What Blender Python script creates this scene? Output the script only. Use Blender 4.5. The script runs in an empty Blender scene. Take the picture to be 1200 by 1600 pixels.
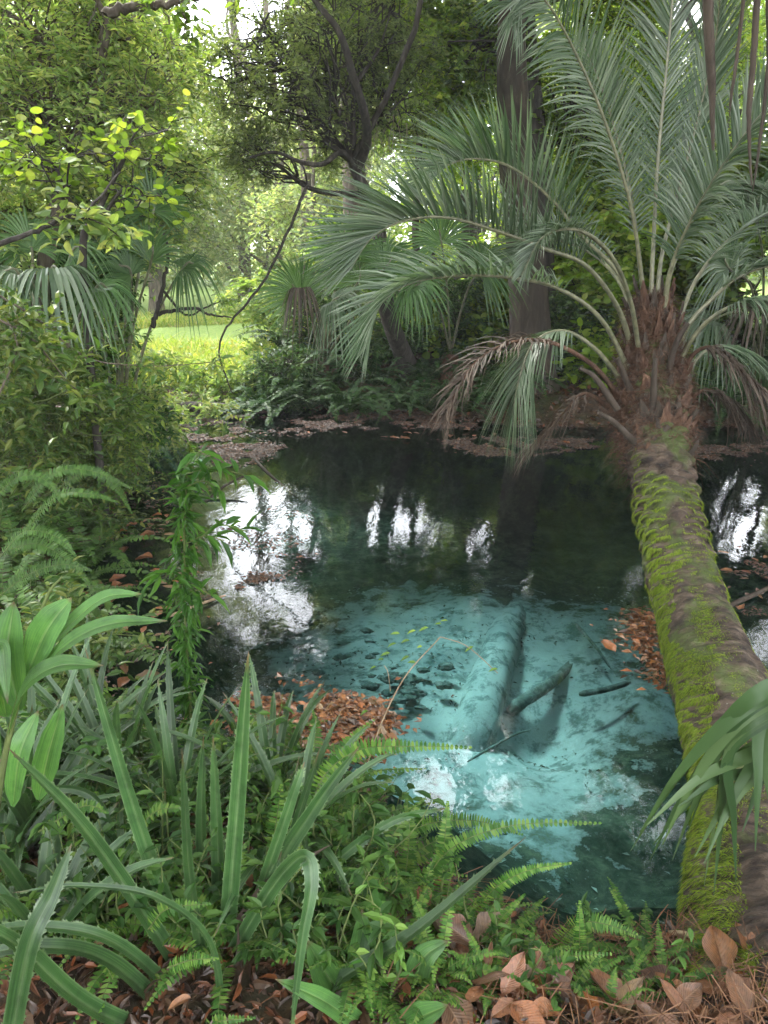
import bpy, math, random
import numpy as np
from mathutils import Vector
PI = math.pi
rng = np.random.default_rng(7)
random.seed(7)
C = bpy.context.scene
COL = C.collection

# ------------------------------------------------------------------ camera
CAM_H, PITCH, FPX = 1.85, math.radians(18.4), 1202.0
cam_d = bpy.data.cameras.new('camera'); cam = bpy.data.objects.new('camera', cam_d); COL.objects.link(cam)
cam_d.sensor_fit = 'VERTICAL'; cam_d.sensor_height = 36; cam_d.lens = FPX/1600*36
cam_d.clip_start = .02; cam_d.clip_end = 2000
cam.location = (0, 0, CAM_H); cam.rotation_euler = (PI/2-PITCH, 0, 0)
C.camera = cam
# ------------------------------------------------------------------ light
SUN_EL, SUN_AZ = math.radians(56), math.radians(-35)      # azimuth from +Y towards +X
w = bpy.data.worlds.new('World'); C.world = w; w.use_nodes = True
nt = w.node_tree; nt.nodes.clear()
sky = nt.nodes.new('ShaderNodeTexSky'); sky.sky_type = 'NISHITA'; sky.sun_disc = False
sky.sun_elevation = SUN_EL; sky.sun_rotation = SUN_AZ; sky.air_density = 1.0; sky.dust_density = 3.0; sky.ozone_density = 1
hs = nt.nodes.new('ShaderNodeHueSaturation'); hs.inputs['Saturation'].default_value = .33
bg = nt.nodes.new('ShaderNodeBackground'); bg.inputs[1].default_value = .15
wo = nt.nodes.new('ShaderNodeOutputWorld')
nt.links.new(sky.outputs[0], hs.inputs['Color'])
tcw = nt.nodes.new('ShaderNodeTexCoord'); cn = nt.nodes.new('ShaderNodeTexNoise'); cn.inputs['Scale'].default_value = 2.6; cn.inputs['Detail'].default_value = 6; nt.links.new(tcw.outputs['Generated'], cn.inputs['Vector'])
cr = nt.nodes.new('ShaderNodeValToRGB'); cr.color_ramp.elements[0].position = .36; cr.color_ramp.elements[1].position = .5; nt.links.new(cn.outputs[0], cr.inputs[0])
cm = nt.nodes.new('ShaderNodeMix'); cm.data_type = 'RGBA'; cm.inputs[7].default_value = (9.8, 10.1, 10.7, 1)      # bright overcast cloud
nt.links.new(cr.outputs[0], cm.inputs[0]); nt.links.new(hs.outputs[0], cm.inputs[6]); nt.links.new(cm.outputs[2], bg.inputs[0]); nt.links.new(bg.outputs[0], wo.inputs[0])
sd_ = bpy.data.lights.new('sun', 'SUN'); sd_.energy = 1.5; sd_.angle = math.radians(10); sd_.color = (1, .96, .88)
sun = bpy.data.objects.new('sun', sd_); COL.objects.link(sun)
sdir = Vector((math.sin(SUN_AZ)*math.cos(SUN_EL), math.cos(SUN_AZ)*math.cos(SUN_EL), math.sin(SUN_EL)))
sun.rotation_euler = sdir.to_track_quat('Z', 'Y').to_euler(); sun.location = (0, 0, 30)
C.view_settings.view_transform = 'Standard'; C.view_settings.look = 'None'
C.view_settings.gamma = 1; C.view_settings.use_curve_mapping = False
C.view_settings.exposure = 2.75
cy = C.cycles
cy.use_denoising = True; cy.max_bounces = 9; cy.diffuse_bounces = 3; cy.glossy_bounces = 3; cy.transmission_bounces = 4
cy.transparent_max_bounces = 12; cy.sample_clamp_indirect = 6; cy.volume_bounces = 0
cy.caustics_reflective = False; cy.caustics_refractive = False

# ------------------------------------------------------------------ geometry helpers
cp, sp = math.cos(PITCH), math.sin(PITCH)
FWD, UPV, RT = np.array([0, cp, -sp]), np.array([0, sp, cp]), np.array([1., 0, 0])
def ray(u, v): return RT*(u-600)/FPX + UPV*(800-v)/FPX + FWD
def px(u, v, Y):                       # point of the real place seen at (u, v) standing Y metres ahead
    d = ray(u, v); return np.array([0, 0, CAM_H]) + d*(Y/d[1])
def gp(u, v, z=0.):                    # point on the level z
    d = ray(u, v); return np.array([0, 0, CAM_H]) + d*((z-CAM_H)/d[2])
def proj(P):
    q = np.asarray(P)-np.array([0, 0, CAM_H]); f = q@FWD
    f = np.where(np.abs(f) < 1e-6, 1e-6, f)
    return 600+FPX*(q@RT)/f, 800-FPX*(q@UPV)/f, f
def nrm(a): return a/np.maximum(np.linalg.norm(a, axis=-1, keepdims=True), 1e-9)
def _h(i, j, k):
    n = (i*374761393 + j*668265263 + k*2147483647) & 0xffffffff
    n = ((n ^ (n >> 13))*1274126177) & 0xffffffff
    return ((n ^ (n >> 16)) & 0xffff)/65535.
def noise(P, sc=1., oct=1):            # value noise, 0..1
    P = np.asarray(P, float); tot = 0; amp = 1; den = 0
    for o in range(oct):
        q = P*sc*(2**o)+17.3*o; i = np.floor(q).astype(np.int64); f = q-i; f = f*f*(3-2*f); r = 0
        for a in (0, 1):
            for b in (0, 1):
                for c in (0, 1):
                    wgt = (f[..., 0] if a else 1-f[..., 0])*(f[..., 1] if b else 1-f[..., 1])*(f[..., 2] if c else 1-f[..., 2])
                    r = r+wgt*_h(i[..., 0]+a, i[..., 1]+b, i[..., 2]+c)
        tot = tot+r*amp; den += amp; amp *= .5
    return tot/den
def sstep(a, b, x): t = np.clip((x-a)/(b-a), 0, 1); return t*t*(3-2*t)
def spline(pts, n):                    # smooth curve through pts
    P = np.asarray(pts, float); m = len(P)
    if m == 2: return P[0]+(P[1]-P[0])*np.linspace(0, 1, n)[:, None]
    E = np.vstack([2*P[0]-P[1], P, 2*P[-1]-P[-2]]); t = np.linspace(0, m-1-1e-6, n); i = t.astype(int); f = (t-i)[:, None]
    a, b, c, d = E[i], E[i+1], E[i+2], E[i+3]
    return .5*((2*b)+(-a+c)*f+(2*a-5*b+4*c-d)*f**2+(-a+3*b-3*c+d)*f**3)
class MB:
    def __init__(s): s.v = []; s.f = []; s.n = 0
    def add(s, V, F, m=0):
        V = np.asarray(V, float).reshape(-1, 3); F = np.asarray(F, np.int64)
        s.v.append(V); s.f.append((F+s.n, m)); s.n += len(V)
    def mesh(s, name, mats, smooth=False):
        me = bpy.data.meshes.new(name)
        for m in (mats if isinstance(mats, (list, tuple)) else [mats]): me.materials.append(m)
        if not s.v: return me
        V = np.vstack(s.v); me.vertices.add(len(V)); me.vertices.foreach_set('co', V.astype(np.float32).ravel())
        L = np.concatenate([f.ravel() for f, m in s.f]); tot = np.concatenate([np.full(len(f), f.shape[1]) for f, m in s.f])
        mi = np.concatenate([np.full(len(f), m) for f, m in s.f])
        me.loops.add(len(L)); me.loops.foreach_set('vertex_index', L.astype(np.int32))
        me.polygons.add(len(tot)); me.polygons.foreach_set('loop_start', (np.cumsum(tot)-tot).astype(np.int32))
        me.polygons.foreach_set('material_index', mi.astype(np.int32))
        me.polygons.foreach_set('use_smooth', np.full(len(tot), smooth))
        me.update(); me.validate(); return me
    def build(s, name, mats, parent=None, smooth=False):
        o = bpy.data.objects.new(name, s.mesh(name, mats, smooth)); COL.objects.link(o)
        if parent is not None: o.parent = parent; o.location = -parent.location if any(parent.location) else (0, 0, 0)
        return o
def tube(mb, path, r, sides=6, m=0, cap=True):
    P = np.asarray(path, float); n = len(P); r = np.broadcast_to(np.asarray(r, float), (n,))
    T = nrm(np.gradient(P, axis=0)); ref = np.array([0, 0, 1.]) if abs(T[0, 2]) < .8 else np.array([1., 0, 0])
    X = np.zeros((n, 3)); x = nrm(np.cross(T[0], ref))
    for i in range(n): x = nrm(x-(x@T[i])*T[i]); X[i] = x
    Y = np.cross(T, X); a = np.arange(sides)*2*PI/sides
    V = P[:, None]+r[:, None, None]*(np.cos(a)[None, :, None]*X[:, None]+np.sin(a)[None, :, None]*Y[:, None])
    i, j = np.meshgrid(np.arange(n-1), np.arange(sides), indexing='ij'); j2 = (j+1) % sides
    F = np.stack([i*sides+j, i*sides+j2, (i+1)*sides+j2, (i+1)*sides+j], -1).reshape(-1, 4)
    mb.add(V, F, m)
    if cap:
        for k, rev in ((0, 1), (n-1, 0)):
            mb.add(np.vstack([V[k], P[k]]), [[(q+1) % sides if rev else q, q if rev else (q+1) % sides, sides] for q in range(sides)], m)
def ribbons(mb, P, W, lift=None, m=0):   # P (N,K,3) centre lines, W (N,K,3) half widths, lift raises the two edges
    N, K, _ = P.shape
    if lift is None: V = np.stack([P-W, P+W], 2); c = 2
    else: V = np.stack([P-W+lift, P, P+W+lift], 2); c = 3
    base = (np.arange(N)*K*c)[:, None, None]; k = np.arange(K-1)[None, :, None]; q = np.arange(c-1)[None, None, :]
    a = base+k*c+q; F = np.stack([a, a+1, a+c+1, a+c], -1).reshape(-1, 4)
    mb.add(V, F, m)
def frames(D, U):
    Y = nrm(D); X = nrm(np.cross(Y, U)); return X, Y, np.cross(X, Y)
LEAF4 = (np.array([[0, 0, 0], [.5, .42, .1], [0, 1, -.08], [-.5, .42, .1]]), np.array([[0, 1, 2], [0, 2, 3]]))
LEAF8 = (np.array([[0, 0, 0], [0, .33, 0], [0, .7, -.04], [0, 1, -.16], [-.46, .26, .1], [-.4, .62, .06], [.46, .26, .1], [.4, .62, .06]]),
         np.array([[0, 1, 4], [1, 2, 5], [1, 5, 4], [2, 3, 5], [0, 6, 1], [1, 6, 7], [1, 7, 2], [2, 7, 3]]))
ROUND = (np.array([[0, 0, 0], [.38, .08, .05], [.52, .42, .06], [.34, .8, .0], [0, 1, -.06], [-.34, .8, 0], [-.52, .42, .06], [-.38, .08, .05]]),
         np.array([[0, 1, 2], [0, 2, 3], [0, 3, 4], [0, 4, 5], [0, 5, 6], [0, 6, 7]]))
PRISM = (np.array([[.5, 0, 0], [-.25, 0, .43], [-.25, 0, -.43], [0, 1, 0]]), np.array([[0, 1, 3], [1, 2, 3], [2, 0, 3]]))
def scatter(mb, tm, pos, D, U, L, Wd, m=0):
    V, F = tm; X, Y, Z = frames(D, U); L = np.broadcast_to(np.asarray(L, float), (len(pos),)); Wd = np.broadcast_to(np.asarray(Wd, float), (len(pos),))
    P = pos[:, None]+V[None, :, 0:1]*(X*Wd[:, None])[:, None]+V[None, :, 1:2]*(Y*L[:, None])[:, None]+V[None, :, 2:3]*(Z*(Wd if tm is PRISM else L)[:, None])[:, None]
    mb.add(P, (F[None]+(np.arange(len(pos))*len(V))[:, None, None]).reshape(-1, F.shape[1]), m)
def rnd(n): return rng.normal(size=(n, 3))

# ------------------------------------------------------------------ scene-graph helpers
def tag(o, label=None, cat=None, group=None, kind=None):
    if label: o['label'] = label
    if cat: o['category'] = cat
    if group: o['group'] = group
    if kind: o['kind'] = kind
    return o
def thing(name, loc, label, cat, group=None):
    o = bpy.data.objects.new(name, None); COL.objects.link(o); o.location = [float(x) for x in loc]; o.empty_display_size = .1
    return tag(o, label, cat, group)
def copy_tree(o, parent=None):
    c = o.copy(); COL.objects.link(c)
    if parent is not None: c.parent = parent
    for ch in list(o.children): copy_tree(ch, c)
    return c

# ------------------------------------------------------------------ materials
def mat(name):
    m = bpy.data.materials.new(name); m.use_nodes = True; t = m.node_tree; t.nodes.clear()
    o = t.nodes.new('ShaderNodeOutputMaterial'); return m, t, o
def N(t, k, **kw):
    n = t.nodes.new(k)
    for a, b in kw.items(): setattr(n, a, b)
    return n
def ramp(t, fac, stops):
    r = N(t, 'ShaderNodeValToRGB'); e = r.color_ramp.elements
    while len(e) > 1: e.remove(e[-1])
    e[0].position, e[0].color = stops[0][0], (*stops[0][1], 1)
    for p, c in stops[1:]:
        x = e.new(p); x.color = (*c, 1)
    t.links.new(fac, r.inputs[0]); return r.outputs[0]
def noise_n(t, scale, detail=4, rough=.6, vec=None, dist=0):
    n = N(t, 'ShaderNodeTexNoise'); n.inputs['Scale'].default_value = scale; n.inputs['Detail'].default_value = detail
    n.inputs['Roughness'].default_value = rough; n.inputs['Distortion'].default_value = dist
    if vec is not None: t.links.new(vec, n.inputs['Vector'])
    return n
def mixc(t, fac, a, b, mode='MIX'):
    n = N(t, 'ShaderNodeMix', data_type='RGBA', blend_type=mode)
    for s, x in ((0, fac), (6, a), (7, b)):
        if hasattr(x, 'is_output'): t.links.new(x, n.inputs[s])
        elif s == 0: n.inputs[0].default_value = x
        else: n.inputs[s].default_value = (*x, 1)
    return n.outputs[2]
def bump(t, h, strength, dist=.01):
    b = N(t, 'ShaderNodeBump'); b.inputs['Strength'].default_value = strength; b.inputs['Distance'].default_value = dist
    t.links.new(h, b.inputs['Height']); return b.outputs[0]
def leafmat(name, cols, rough=.45, trans=.4, spec=.2, spots=0., tc=(1.25, 1.25, .55)):
    m, t, o = mat(name)
    g = N(t, 'ShaderNodeNewGeometry'); k = len(cols)
    oi = N(t, 'ShaderNodeObjectInfo'); ad = N(t, 'ShaderNodeMath', operation='ADD'); fr_ = N(t, 'ShaderNodeMath', operation='FRACT')
    t.links.new(g.outputs['Random Per Island'], ad.inputs[0]); t.links.new(oi.outputs['Random'], ad.inputs[1]); t.links.new(ad.outputs[0], fr_.inputs[0])
    c = ramp(t, fr_.outputs[0], [(i/(max(k-1, 1)), x) for i, x in enumerate(cols)])
    hv = N(t, 'ShaderNodeHueSaturation')
    mr = N(t, 'ShaderNodeMapRange'); mr.inputs[3].default_value = .8; mr.inputs[4].default_value = 1.2
    t.links.new(oi.outputs['Random'], mr.inputs[0]); t.links.new(mr.outputs[0], hv.inputs['Value']); t.links.new(c, hv.inputs['Color']); c = hv.outputs[0]
    if spots:
        tc_ = N(t, 'ShaderNodeTexCoord'); nz = noise_n(t, spots, 5, .7, tc_.outputs['Object'])
        f = ramp(t, nz.outputs[0], [(.3, (.62, .62, .62)), (.5, (1, 1, 1)), (.68, (1.25, 1.2, 1.1))])
        c = mixc(t, 1., c, f, 'MULTIPLY')
    p = N(t, 'ShaderNodeBsdfPrincipled'); t.links.new(c, p.inputs['Base Color']); p.inputs['Roughness'].default_value = rough
    p.inputs['Specular IOR Level'].default_value = spec
    tr = N(t, 'ShaderNodeBsdfTranslucent'); t.links.new(mixc(t, 1., c, tc, 'MULTIPLY'), tr.inputs[0])
    mx = N(t, 'ShaderNodeMixShader'); mx.inputs[0].default_value = trans
    t.links.new(p.outputs[0], mx.inputs[1]); t.links.new(tr.outputs[0], mx.inputs[2]); t.links.new(mx.outputs[0], o.inputs[0]); return m
def barkmat(name, stops, scale=14, stretch=(1, 1, .25), b=.6, rough=.85, dist=.02):
    m, t, o = mat(name); tc = N(t, 'ShaderNodeTexCoord'); mp = N(t, 'ShaderNodeMapping'); mp.inputs['Scale'].default_value = stretch
    t.links.new(tc.outputs['Object'], mp.inputs[0])
    n1 = noise_n(t, scale, 8, .7, mp.outputs[0], .6); n2 = noise_n(t, scale*.18, 3, .5, tc.outputs['Object'])
    c = ramp(t, n1.outputs[0], stops); c = mixc(t, 1., c, ramp(t, n2.outputs[0], [(.3, (.65, .66, .62)), (.7, (1.3, 1.28, 1.2))]), 'MULTIPLY')
    p = N(t, 'ShaderNodeBsdfPrincipled'); t.links.new(c, p.inputs['Base Color']); p.inputs['Roughness'].default_value = rough
    p.inputs['Specular IOR Level'].default_value = .25
    t.links.new(bump(t, n1.outputs[0], b, dist), p.inputs['Normal']); t.links.new(p.outputs[0], o.inputs[0]); return m
M = {}
M['dark_leaf'] = leafmat('dark_leaf', [(.10, .14, .06), (.14, .19, .08), (.19, .25, .105), (.25, .3, .13)], .42, .55)
M['mid_leaf'] = leafmat('mid_leaf', [(.07, .13, .03), (.11, .19, .04), (.15, .25, .05), (.24, .31, .06)], .4, .48)
M['light_leaf'] = leafmat('light_leaf', [(.11, .18, .06), (.17, .26, .08), (.25, .34, .11), (.36, .38, .15)], .45, .5)
M['lime_leaf'] = leafmat('lime_leaf', [(.11, .19, .03), (.18, .29, .04), (.26, .38, .06), (.34, .38, .09)], .42, .58)
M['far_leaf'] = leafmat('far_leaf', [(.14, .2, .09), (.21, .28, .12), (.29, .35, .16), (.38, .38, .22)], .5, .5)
M['shrub_leaf'] = leafmat('shrub_leaf', [(.04, .085, .02), (.065, .12, .028), (.11, .17, .04), (.19, .22, .06)], .33, .38)
M['fern'] = leafmat('fern', [(.03, .07, .014), (.045, .10, .02), (.075, .15, .03)], .45, .32)
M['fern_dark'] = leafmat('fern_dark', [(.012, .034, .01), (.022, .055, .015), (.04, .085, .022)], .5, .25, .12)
M['fern_near'] = leafmat('fern_near', [(.025, .075, .012), (.045, .115, .02), (.085, .17, .03), (.13, .2, .04)], .45, .35)
M['palm'] = leafmat('palm', [(.045, .078, .038), (.075, .115, .062), (.115, .155, .095), (.19, .225, .165)], .36, .25, .4, tc=(1.1, 1.3, .7))
M['palm_dead'] = leafmat('palm_dead', [(.032, .022, .016), (.065, .047, .034), (.12, .09, .068)], .6, .2, .3, tc=(1, 1, 1))
M['fan'] = leafmat('fan', [(.05, .11, .035), (.08, .16, .05), (.12, .21, .08)], .36, .35, .5)
M['brom'] = leafmat('brom', [(.035, .085, .025), (.05, .11, .035), (.08, .145, .055), (.13, .19, .10)], .3, .22, .5, spots=14)
M['ginger'] = leafmat('ginger', [(.06, .15, .035), (.09, .2, .05), (.14, .28, .06)], .32, .4, .5, spots=9)
M['herb'] = leafmat('herb', [(.014, .042, .009), (.026, .068, .013), (.045, .10, .02), (.07, .14, .026)], .45, .35)
M['vine'] = leafmat('vine', [(.02, .06, .01), (.035, .095, .015), (.06, .14, .022)], .42, .4)
M['moss'] = leafmat('moss', [(.07, .12, .015), (.13, .20, .02), (.23, .31, .035), (.18, .17, .06)], .85, .3, .08)
M['moss_hang'] = leafmat('moss_hang', [(.22, .2, .15), (.3, .27, .2), (.35, .28, .22)], .9, .3, .1, tc=(1, 1, 1))
M['dead_leaf'] = leafmat('dead_leaf', [(.02, .011, .008), (.055, .026, .014), (.20, .065, .022), (.035, .02, .013), (.09, .05, .026), (.03, .016, .01), (.10, .04, .02)], .42, .1, .5, spots=30, tc=(1.1, .9, .6))
M['mat_leaf'] = leafmat('mat_leaf', [(.025, .016, .012), (.07, .04, .026), (.11, .075, .058), (.16, .07, .03), (.09, .075, .065), (.05, .035, .025)], .5, .1, .35, tc=(1, 1, 1))
M['bed_litter'] = leafmat('bed_litter', [(.02, .025, .02), (.05, .06, .05), (.12, .13, .11), (.25, .26, .22)], .8, .05, .1)
M['sunk_wood'] = barkmat('sunk_wood', [(.3, (.05, .06, .055)), (.5, (.14, .16, .145)), (.72, (.32, .34, .32))], 16, (1, 1, 1), .8, .95)
M['fan_near'] = leafmat('fan_near', [(.02, .045, .014), (.032, .062, .02), (.055, .09, .032)], .42, .25, .25)
def big_leaf_mat(nm, stops):
    m, t, o = mat(nm); at = N(t, 'ShaderNodeAttribute', attribute_name='lc'); sx = N(t, 'ShaderNodeSeparateXYZ'); t.links.new(at.outputs['Vector'], sx.inputs[0])
    oi = N(t, 'ShaderNodeObjectInfo'); tc = N(t, 'ShaderNodeTexCoord'); n = noise_n(t, 6, 7, .7, tc.outputs['Object'], .3); ab = N(t, 'ShaderNodeMath', operation='ABSOLUTE'); t.links.new(sx.outputs[0], ab.inputs[0])
    c = ramp(t, oi.outputs['Random'], stops)
    c = mixc(t, 1., c, ramp(t, n.outputs[0], [(.3, (.35, .33, .32)), (.5, (.95, .95, .95)), (.7, (1.45, 1.35, 1.2))]), 'MULTIPLY')
    wv = N(t, 'ShaderNodeTexWave'); wv.inputs['Scale'].default_value = 4.6; wv.inputs['Distortion'].default_value = .4; cb_ = N(t, 'ShaderNodeCombineXYZ'); ma_ = N(t, 'ShaderNodeMath', operation='MULTIPLY_ADD')
    t.links.new(ab.outputs[0], ma_.inputs[0]); ma_.inputs[1].default_value = -.3; t.links.new(sx.outputs[1], ma_.inputs[2]); t.links.new(ma_.outputs[0], cb_.inputs[0]); t.links.new(cb_.outputs[0], wv.inputs['Vector'])
    c = mixc(t, ramp(t, wv.outputs['Fac'], [(.8, (0, 0, 0)), (.98, (.3, .3, .3))]), c, (.2, .13, .08)); c = mixc(t, ramp(t, ab.outputs[0], [(.0, (.6, .6, .6)), (.08, (0, 0, 0))]), c, (.2, .13, .08))
    p = N(t, 'ShaderNodeBsdfPrincipled'); t.links.new(c, p.inputs['Base Color']); p.inputs['Roughness'].default_value = .4; p.inputs['Specular IOR Level'].default_value = .4
    t.links.new(bump(t, wv.outputs['Fac'], .3, .002), p.inputs['Normal']); t.links.new(p.outputs[0], o.inputs[0]); return m
M['curled_leaf'] = big_leaf_mat('curled_leaf', [(0, (.06, .028, .016)), (.25, (.15, .058, .024)), (.45, (.08, .045, .028)), (.65, (.24, .09, .035)), (.85, (.05, .028, .018)), (1, (.17, .10, .055))])
M['floating_leaf'] = big_leaf_mat('floating_leaf', [(0, (.10, .04, .016)), (.25, (.24, .085, .028)), (.5, (.14, .07, .03)), (.7, (.30, .11, .035)), (.85, (.07, .038, .022)), (1, (.20, .13, .055))])
M['float_bits'] = leafmat('float_bits', [(.02, .012, .008), (.08, .035, .016), (.22, .075, .025), (.10, .06, .032), (.26, .11, .035), (.04, .022, .015)], .42, .1, .4, spots=30, tc=(1.1, .9, .6))
M['bush_leaf'] = leafmat('bush_leaf', [(.018, .045, .012), (.03, .07, .018), (.055, .105, .028), (.09, .14, .04)], .4, .3)
M['needle'] = leafmat('needle', [(.06, .028, .015), (.11, .05, .025), (.16, .085, .045)], .6, .1, .3, tc=(1, 1, 1))
M['marsh'] = leafmat('marsh', [(.16, .27, .04), (.24, .34, .06), (.36, .40, .10), (.42, .38, .16)], .5, .5)
def strapmat(name, dark, mid, pale, rib, rough=.3, trans=.2, veins=0.):
    m, t, o = mat(name); at = N(t, 'ShaderNodeAttribute', attribute_name='lc'); sx = N(t, 'ShaderNodeSeparateXYZ'); t.links.new(at.outputs['Vector'], sx.inputs[0])
    mp = N(t, 'ShaderNodeMapping'); mp.inputs['Scale'].default_value = (7, .8, 1); t.links.new(at.outputs['Vector'], mp.inputs[0]); n1 = noise_n(t, 2.2, 5, .6, mp.outputs[0])
    tc = N(t, 'ShaderNodeTexCoord'); n2 = noise_n(t, 17, 5, .65, tc.outputs['Object'])
    c = ramp(t, n1.outputs[0], [(.32, dark), (.5, mid), (.68, pale)])
    ab = N(t, 'ShaderNodeMath', operation='ABSOLUTE'); t.links.new(sx.outputs[0], ab.inputs[0])
    c = mixc(t, ramp(t, ab.outputs[0], rib[0]), c, rib[1])
    c = mixc(t, 1., c, ramp(t, n2.outputs[0], [(.3, (.6, .62, .6)), (.5, (1, 1, 1)), (.72, (1.25, 1.2, 1.1))]), 'MULTIPLY')
    c = mixc(t, ramp(t, sx.outputs[1], [(.93, (0, 0, 0)), (.985, (.9, .9, .9))]), c, (.10, .065, .03))
    hv = N(t, 'ShaderNodeHueSaturation'); oi = N(t, 'ShaderNodeObjectInfo'); mr = N(t, 'ShaderNodeMapRange'); mr.inputs[3].default_value = .7; mr.inputs[4].default_value = 1.35
    t.links.new(oi.outputs['Random'], mr.inputs[0]); t.links.new(mr.outputs[0], hv.inputs['Value']); t.links.new(c, hv.inputs['Color']); c = hv.outputs[0]
    h = n1.outputs[0]
    if veins:
        mp2 = N(t, 'ShaderNodeMapping'); mp2.inputs['Scale'].default_value = (1, 1, 1); wv = N(t, 'ShaderNodeTexWave'); wv.inputs['Scale'].default_value = veins; wv.inputs['Distortion'].default_value = .6
        cb_ = N(t, 'ShaderNodeCombineXYZ'); ma_ = N(t, 'ShaderNodeMath', operation='MULTIPLY_ADD'); t.links.new(ab.outputs[0], ma_.inputs[0]); ma_.inputs[1].default_value = -.28; t.links.new(sx.outputs[1], ma_.inputs[2]); t.links.new(ma_.outputs[0], cb_.inputs[0]); t.links.new(cb_.outputs[0], wv.inputs['Vector'])
        c = mixc(t, .25, c, wv.outputs['Color'], 'SOFT_LIGHT'); h = wv.outputs['Fac']
    p = N(t, 'ShaderNodeBsdfPrincipled'); t.links.new(c, p.inputs['Base Color']); p.inputs['Roughness'].default_value = rough; p.inputs['Specular IOR Level'].default_value = .5
    t.links.new(bump(t, h, .35, .003), p.inputs['Normal'])
    tr = N(t, 'ShaderNodeBsdfTranslucent'); t.links.new(mixc(t, 1., c, (1.25, 1.25, .5), 'MULTIPLY'), tr.inputs[0]); mx = N(t, 'ShaderNodeMixShader'); mx.inputs[0].default_value = trans
    t.links.new(p.outputs[0], mx.inputs[1]); t.links.new(tr.outputs[0], mx.inputs[2]); t.links.new(mx.outputs[0], o.inputs[0]); return m
M['brom'] = strapmat('brom', (.014, .04, .011), (.027, .07, .019), (.065, .12, .045), ([(.0, (.4, .4, .4)), (.3, (.0, .0, .0)), (.86, (0, 0, 0)), (.98, (.55, .55, .55))], (.12, .17, .08)))
M['ginger'] = strapmat('ginger', (.045, .12, .03), (.07, .17, .04), (.11, .23, .055), ([(.0, (.8, .8, .8)), (.09, (0, 0, 0))], (.2, .3, .12)), .3, .4, 26)
M['bark'] = barkmat('bark', [(.3, (.035, .028, .022)), (.5, (.10, .08, .065)), (.72, (.2, .17, .14))])
M['bark_dark'] = barkmat('bark_dark', [(.3, (.012, .011, .01)), (.55, (.045, .038, .033)), (.75, (.11, .1, .09))], 20)
M['bark_brown'] = barkmat('bark_brown', [(.3, (.02, .016, .012)), (.55, (.05, .038, .03)), (.75, (.10, .08, .065))], 10, (1.4, 1.4, .3))
M['stem'] = barkmat('stem', [(.3, (.05, .07, .02)), (.7, (.12, .15, .05))], 30)
M['fibre'] = barkmat('fibre', [(.3, (.03, .016, .011)), (.5, (.085, .045, .03)), (.75, (.2, .125, .085))], 40, (1, 1, .3), .8)
M['twig'] = barkmat('twig', [(.3, (.12, .08, .05)), (.7, (.34, .26, .18))], 40)
def stalk_mat():
    m, t, o = mat('petiole'); tc = N(t, 'ShaderNodeTexCoord'); n = noise_n(t, 25, 4, .6, tc.outputs['Object'])
    c = ramp(t, n.outputs[0], [(.3, (.06, .065, .035)), (.6, (.16, .155, .09)), (.8, (.27, .25, .16))])
    p = N(t, 'ShaderNodeBsdfPrincipled'); t.links.new(c, p.inputs['Base Color']); p.inputs['Roughness'].default_value = .35
    t.links.new(p.outputs[0], o.inputs[0]); return m
M['petiole'] = stalk_mat()
def trunk_mat():
    m, t, o = mat('palm_trunk'); tc = N(t, 'ShaderNodeTexCoord')
    mp = N(t, 'ShaderNodeMapping'); at = N(t, 'ShaderNodeAttribute', attribute_name='lc'); mp.inputs['Scale'].default_value = (1, 1, 1); t.links.new(at.outputs['Vector'], mp.inputs[0])
    n1 = noise_n(t, 1.5, 9, .68, mp.outputs[0], .25); n2 = noise_n(t, 3.2, 6, .65, tc.outputs['Object'], .4); n3 = noise_n(t, 40, 3, .6, tc.outputs['Object'])
    c = ramp(t, n1.outputs[0], [(.3, (.006, .004, .003)), (.44, (.034, .022, .015)), (.56, (.085, .058, .04)), (.72, (.2, .155, .115))])
    c = mixc(t, ramp(t, n2.outputs[0], [(.50, (0, 0, 0)), (.6, (.75, .75, .75))]), c, (.07, .10, .02))
    c = mixc(t, ramp(t, n3.outputs[0], [(.70, (0, 0, 0)), (.74, (.8, .8, .8))]), c, (.3, .3, .25))
    p = N(t, 'ShaderNodeBsdfPrincipled'); t.links.new(c, p.inputs['Base Color']); p.inputs['Roughness'].default_value = .75; p.inputs['Specular IOR Level'].default_value = .35
    t.links.new(bump(t, n1.outputs[0], 1., .05), p.inputs['Normal']); t.links.new(p.outputs[0], o.inputs[0]); return m
M['palm_trunk'] = trunk_mat()
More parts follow.
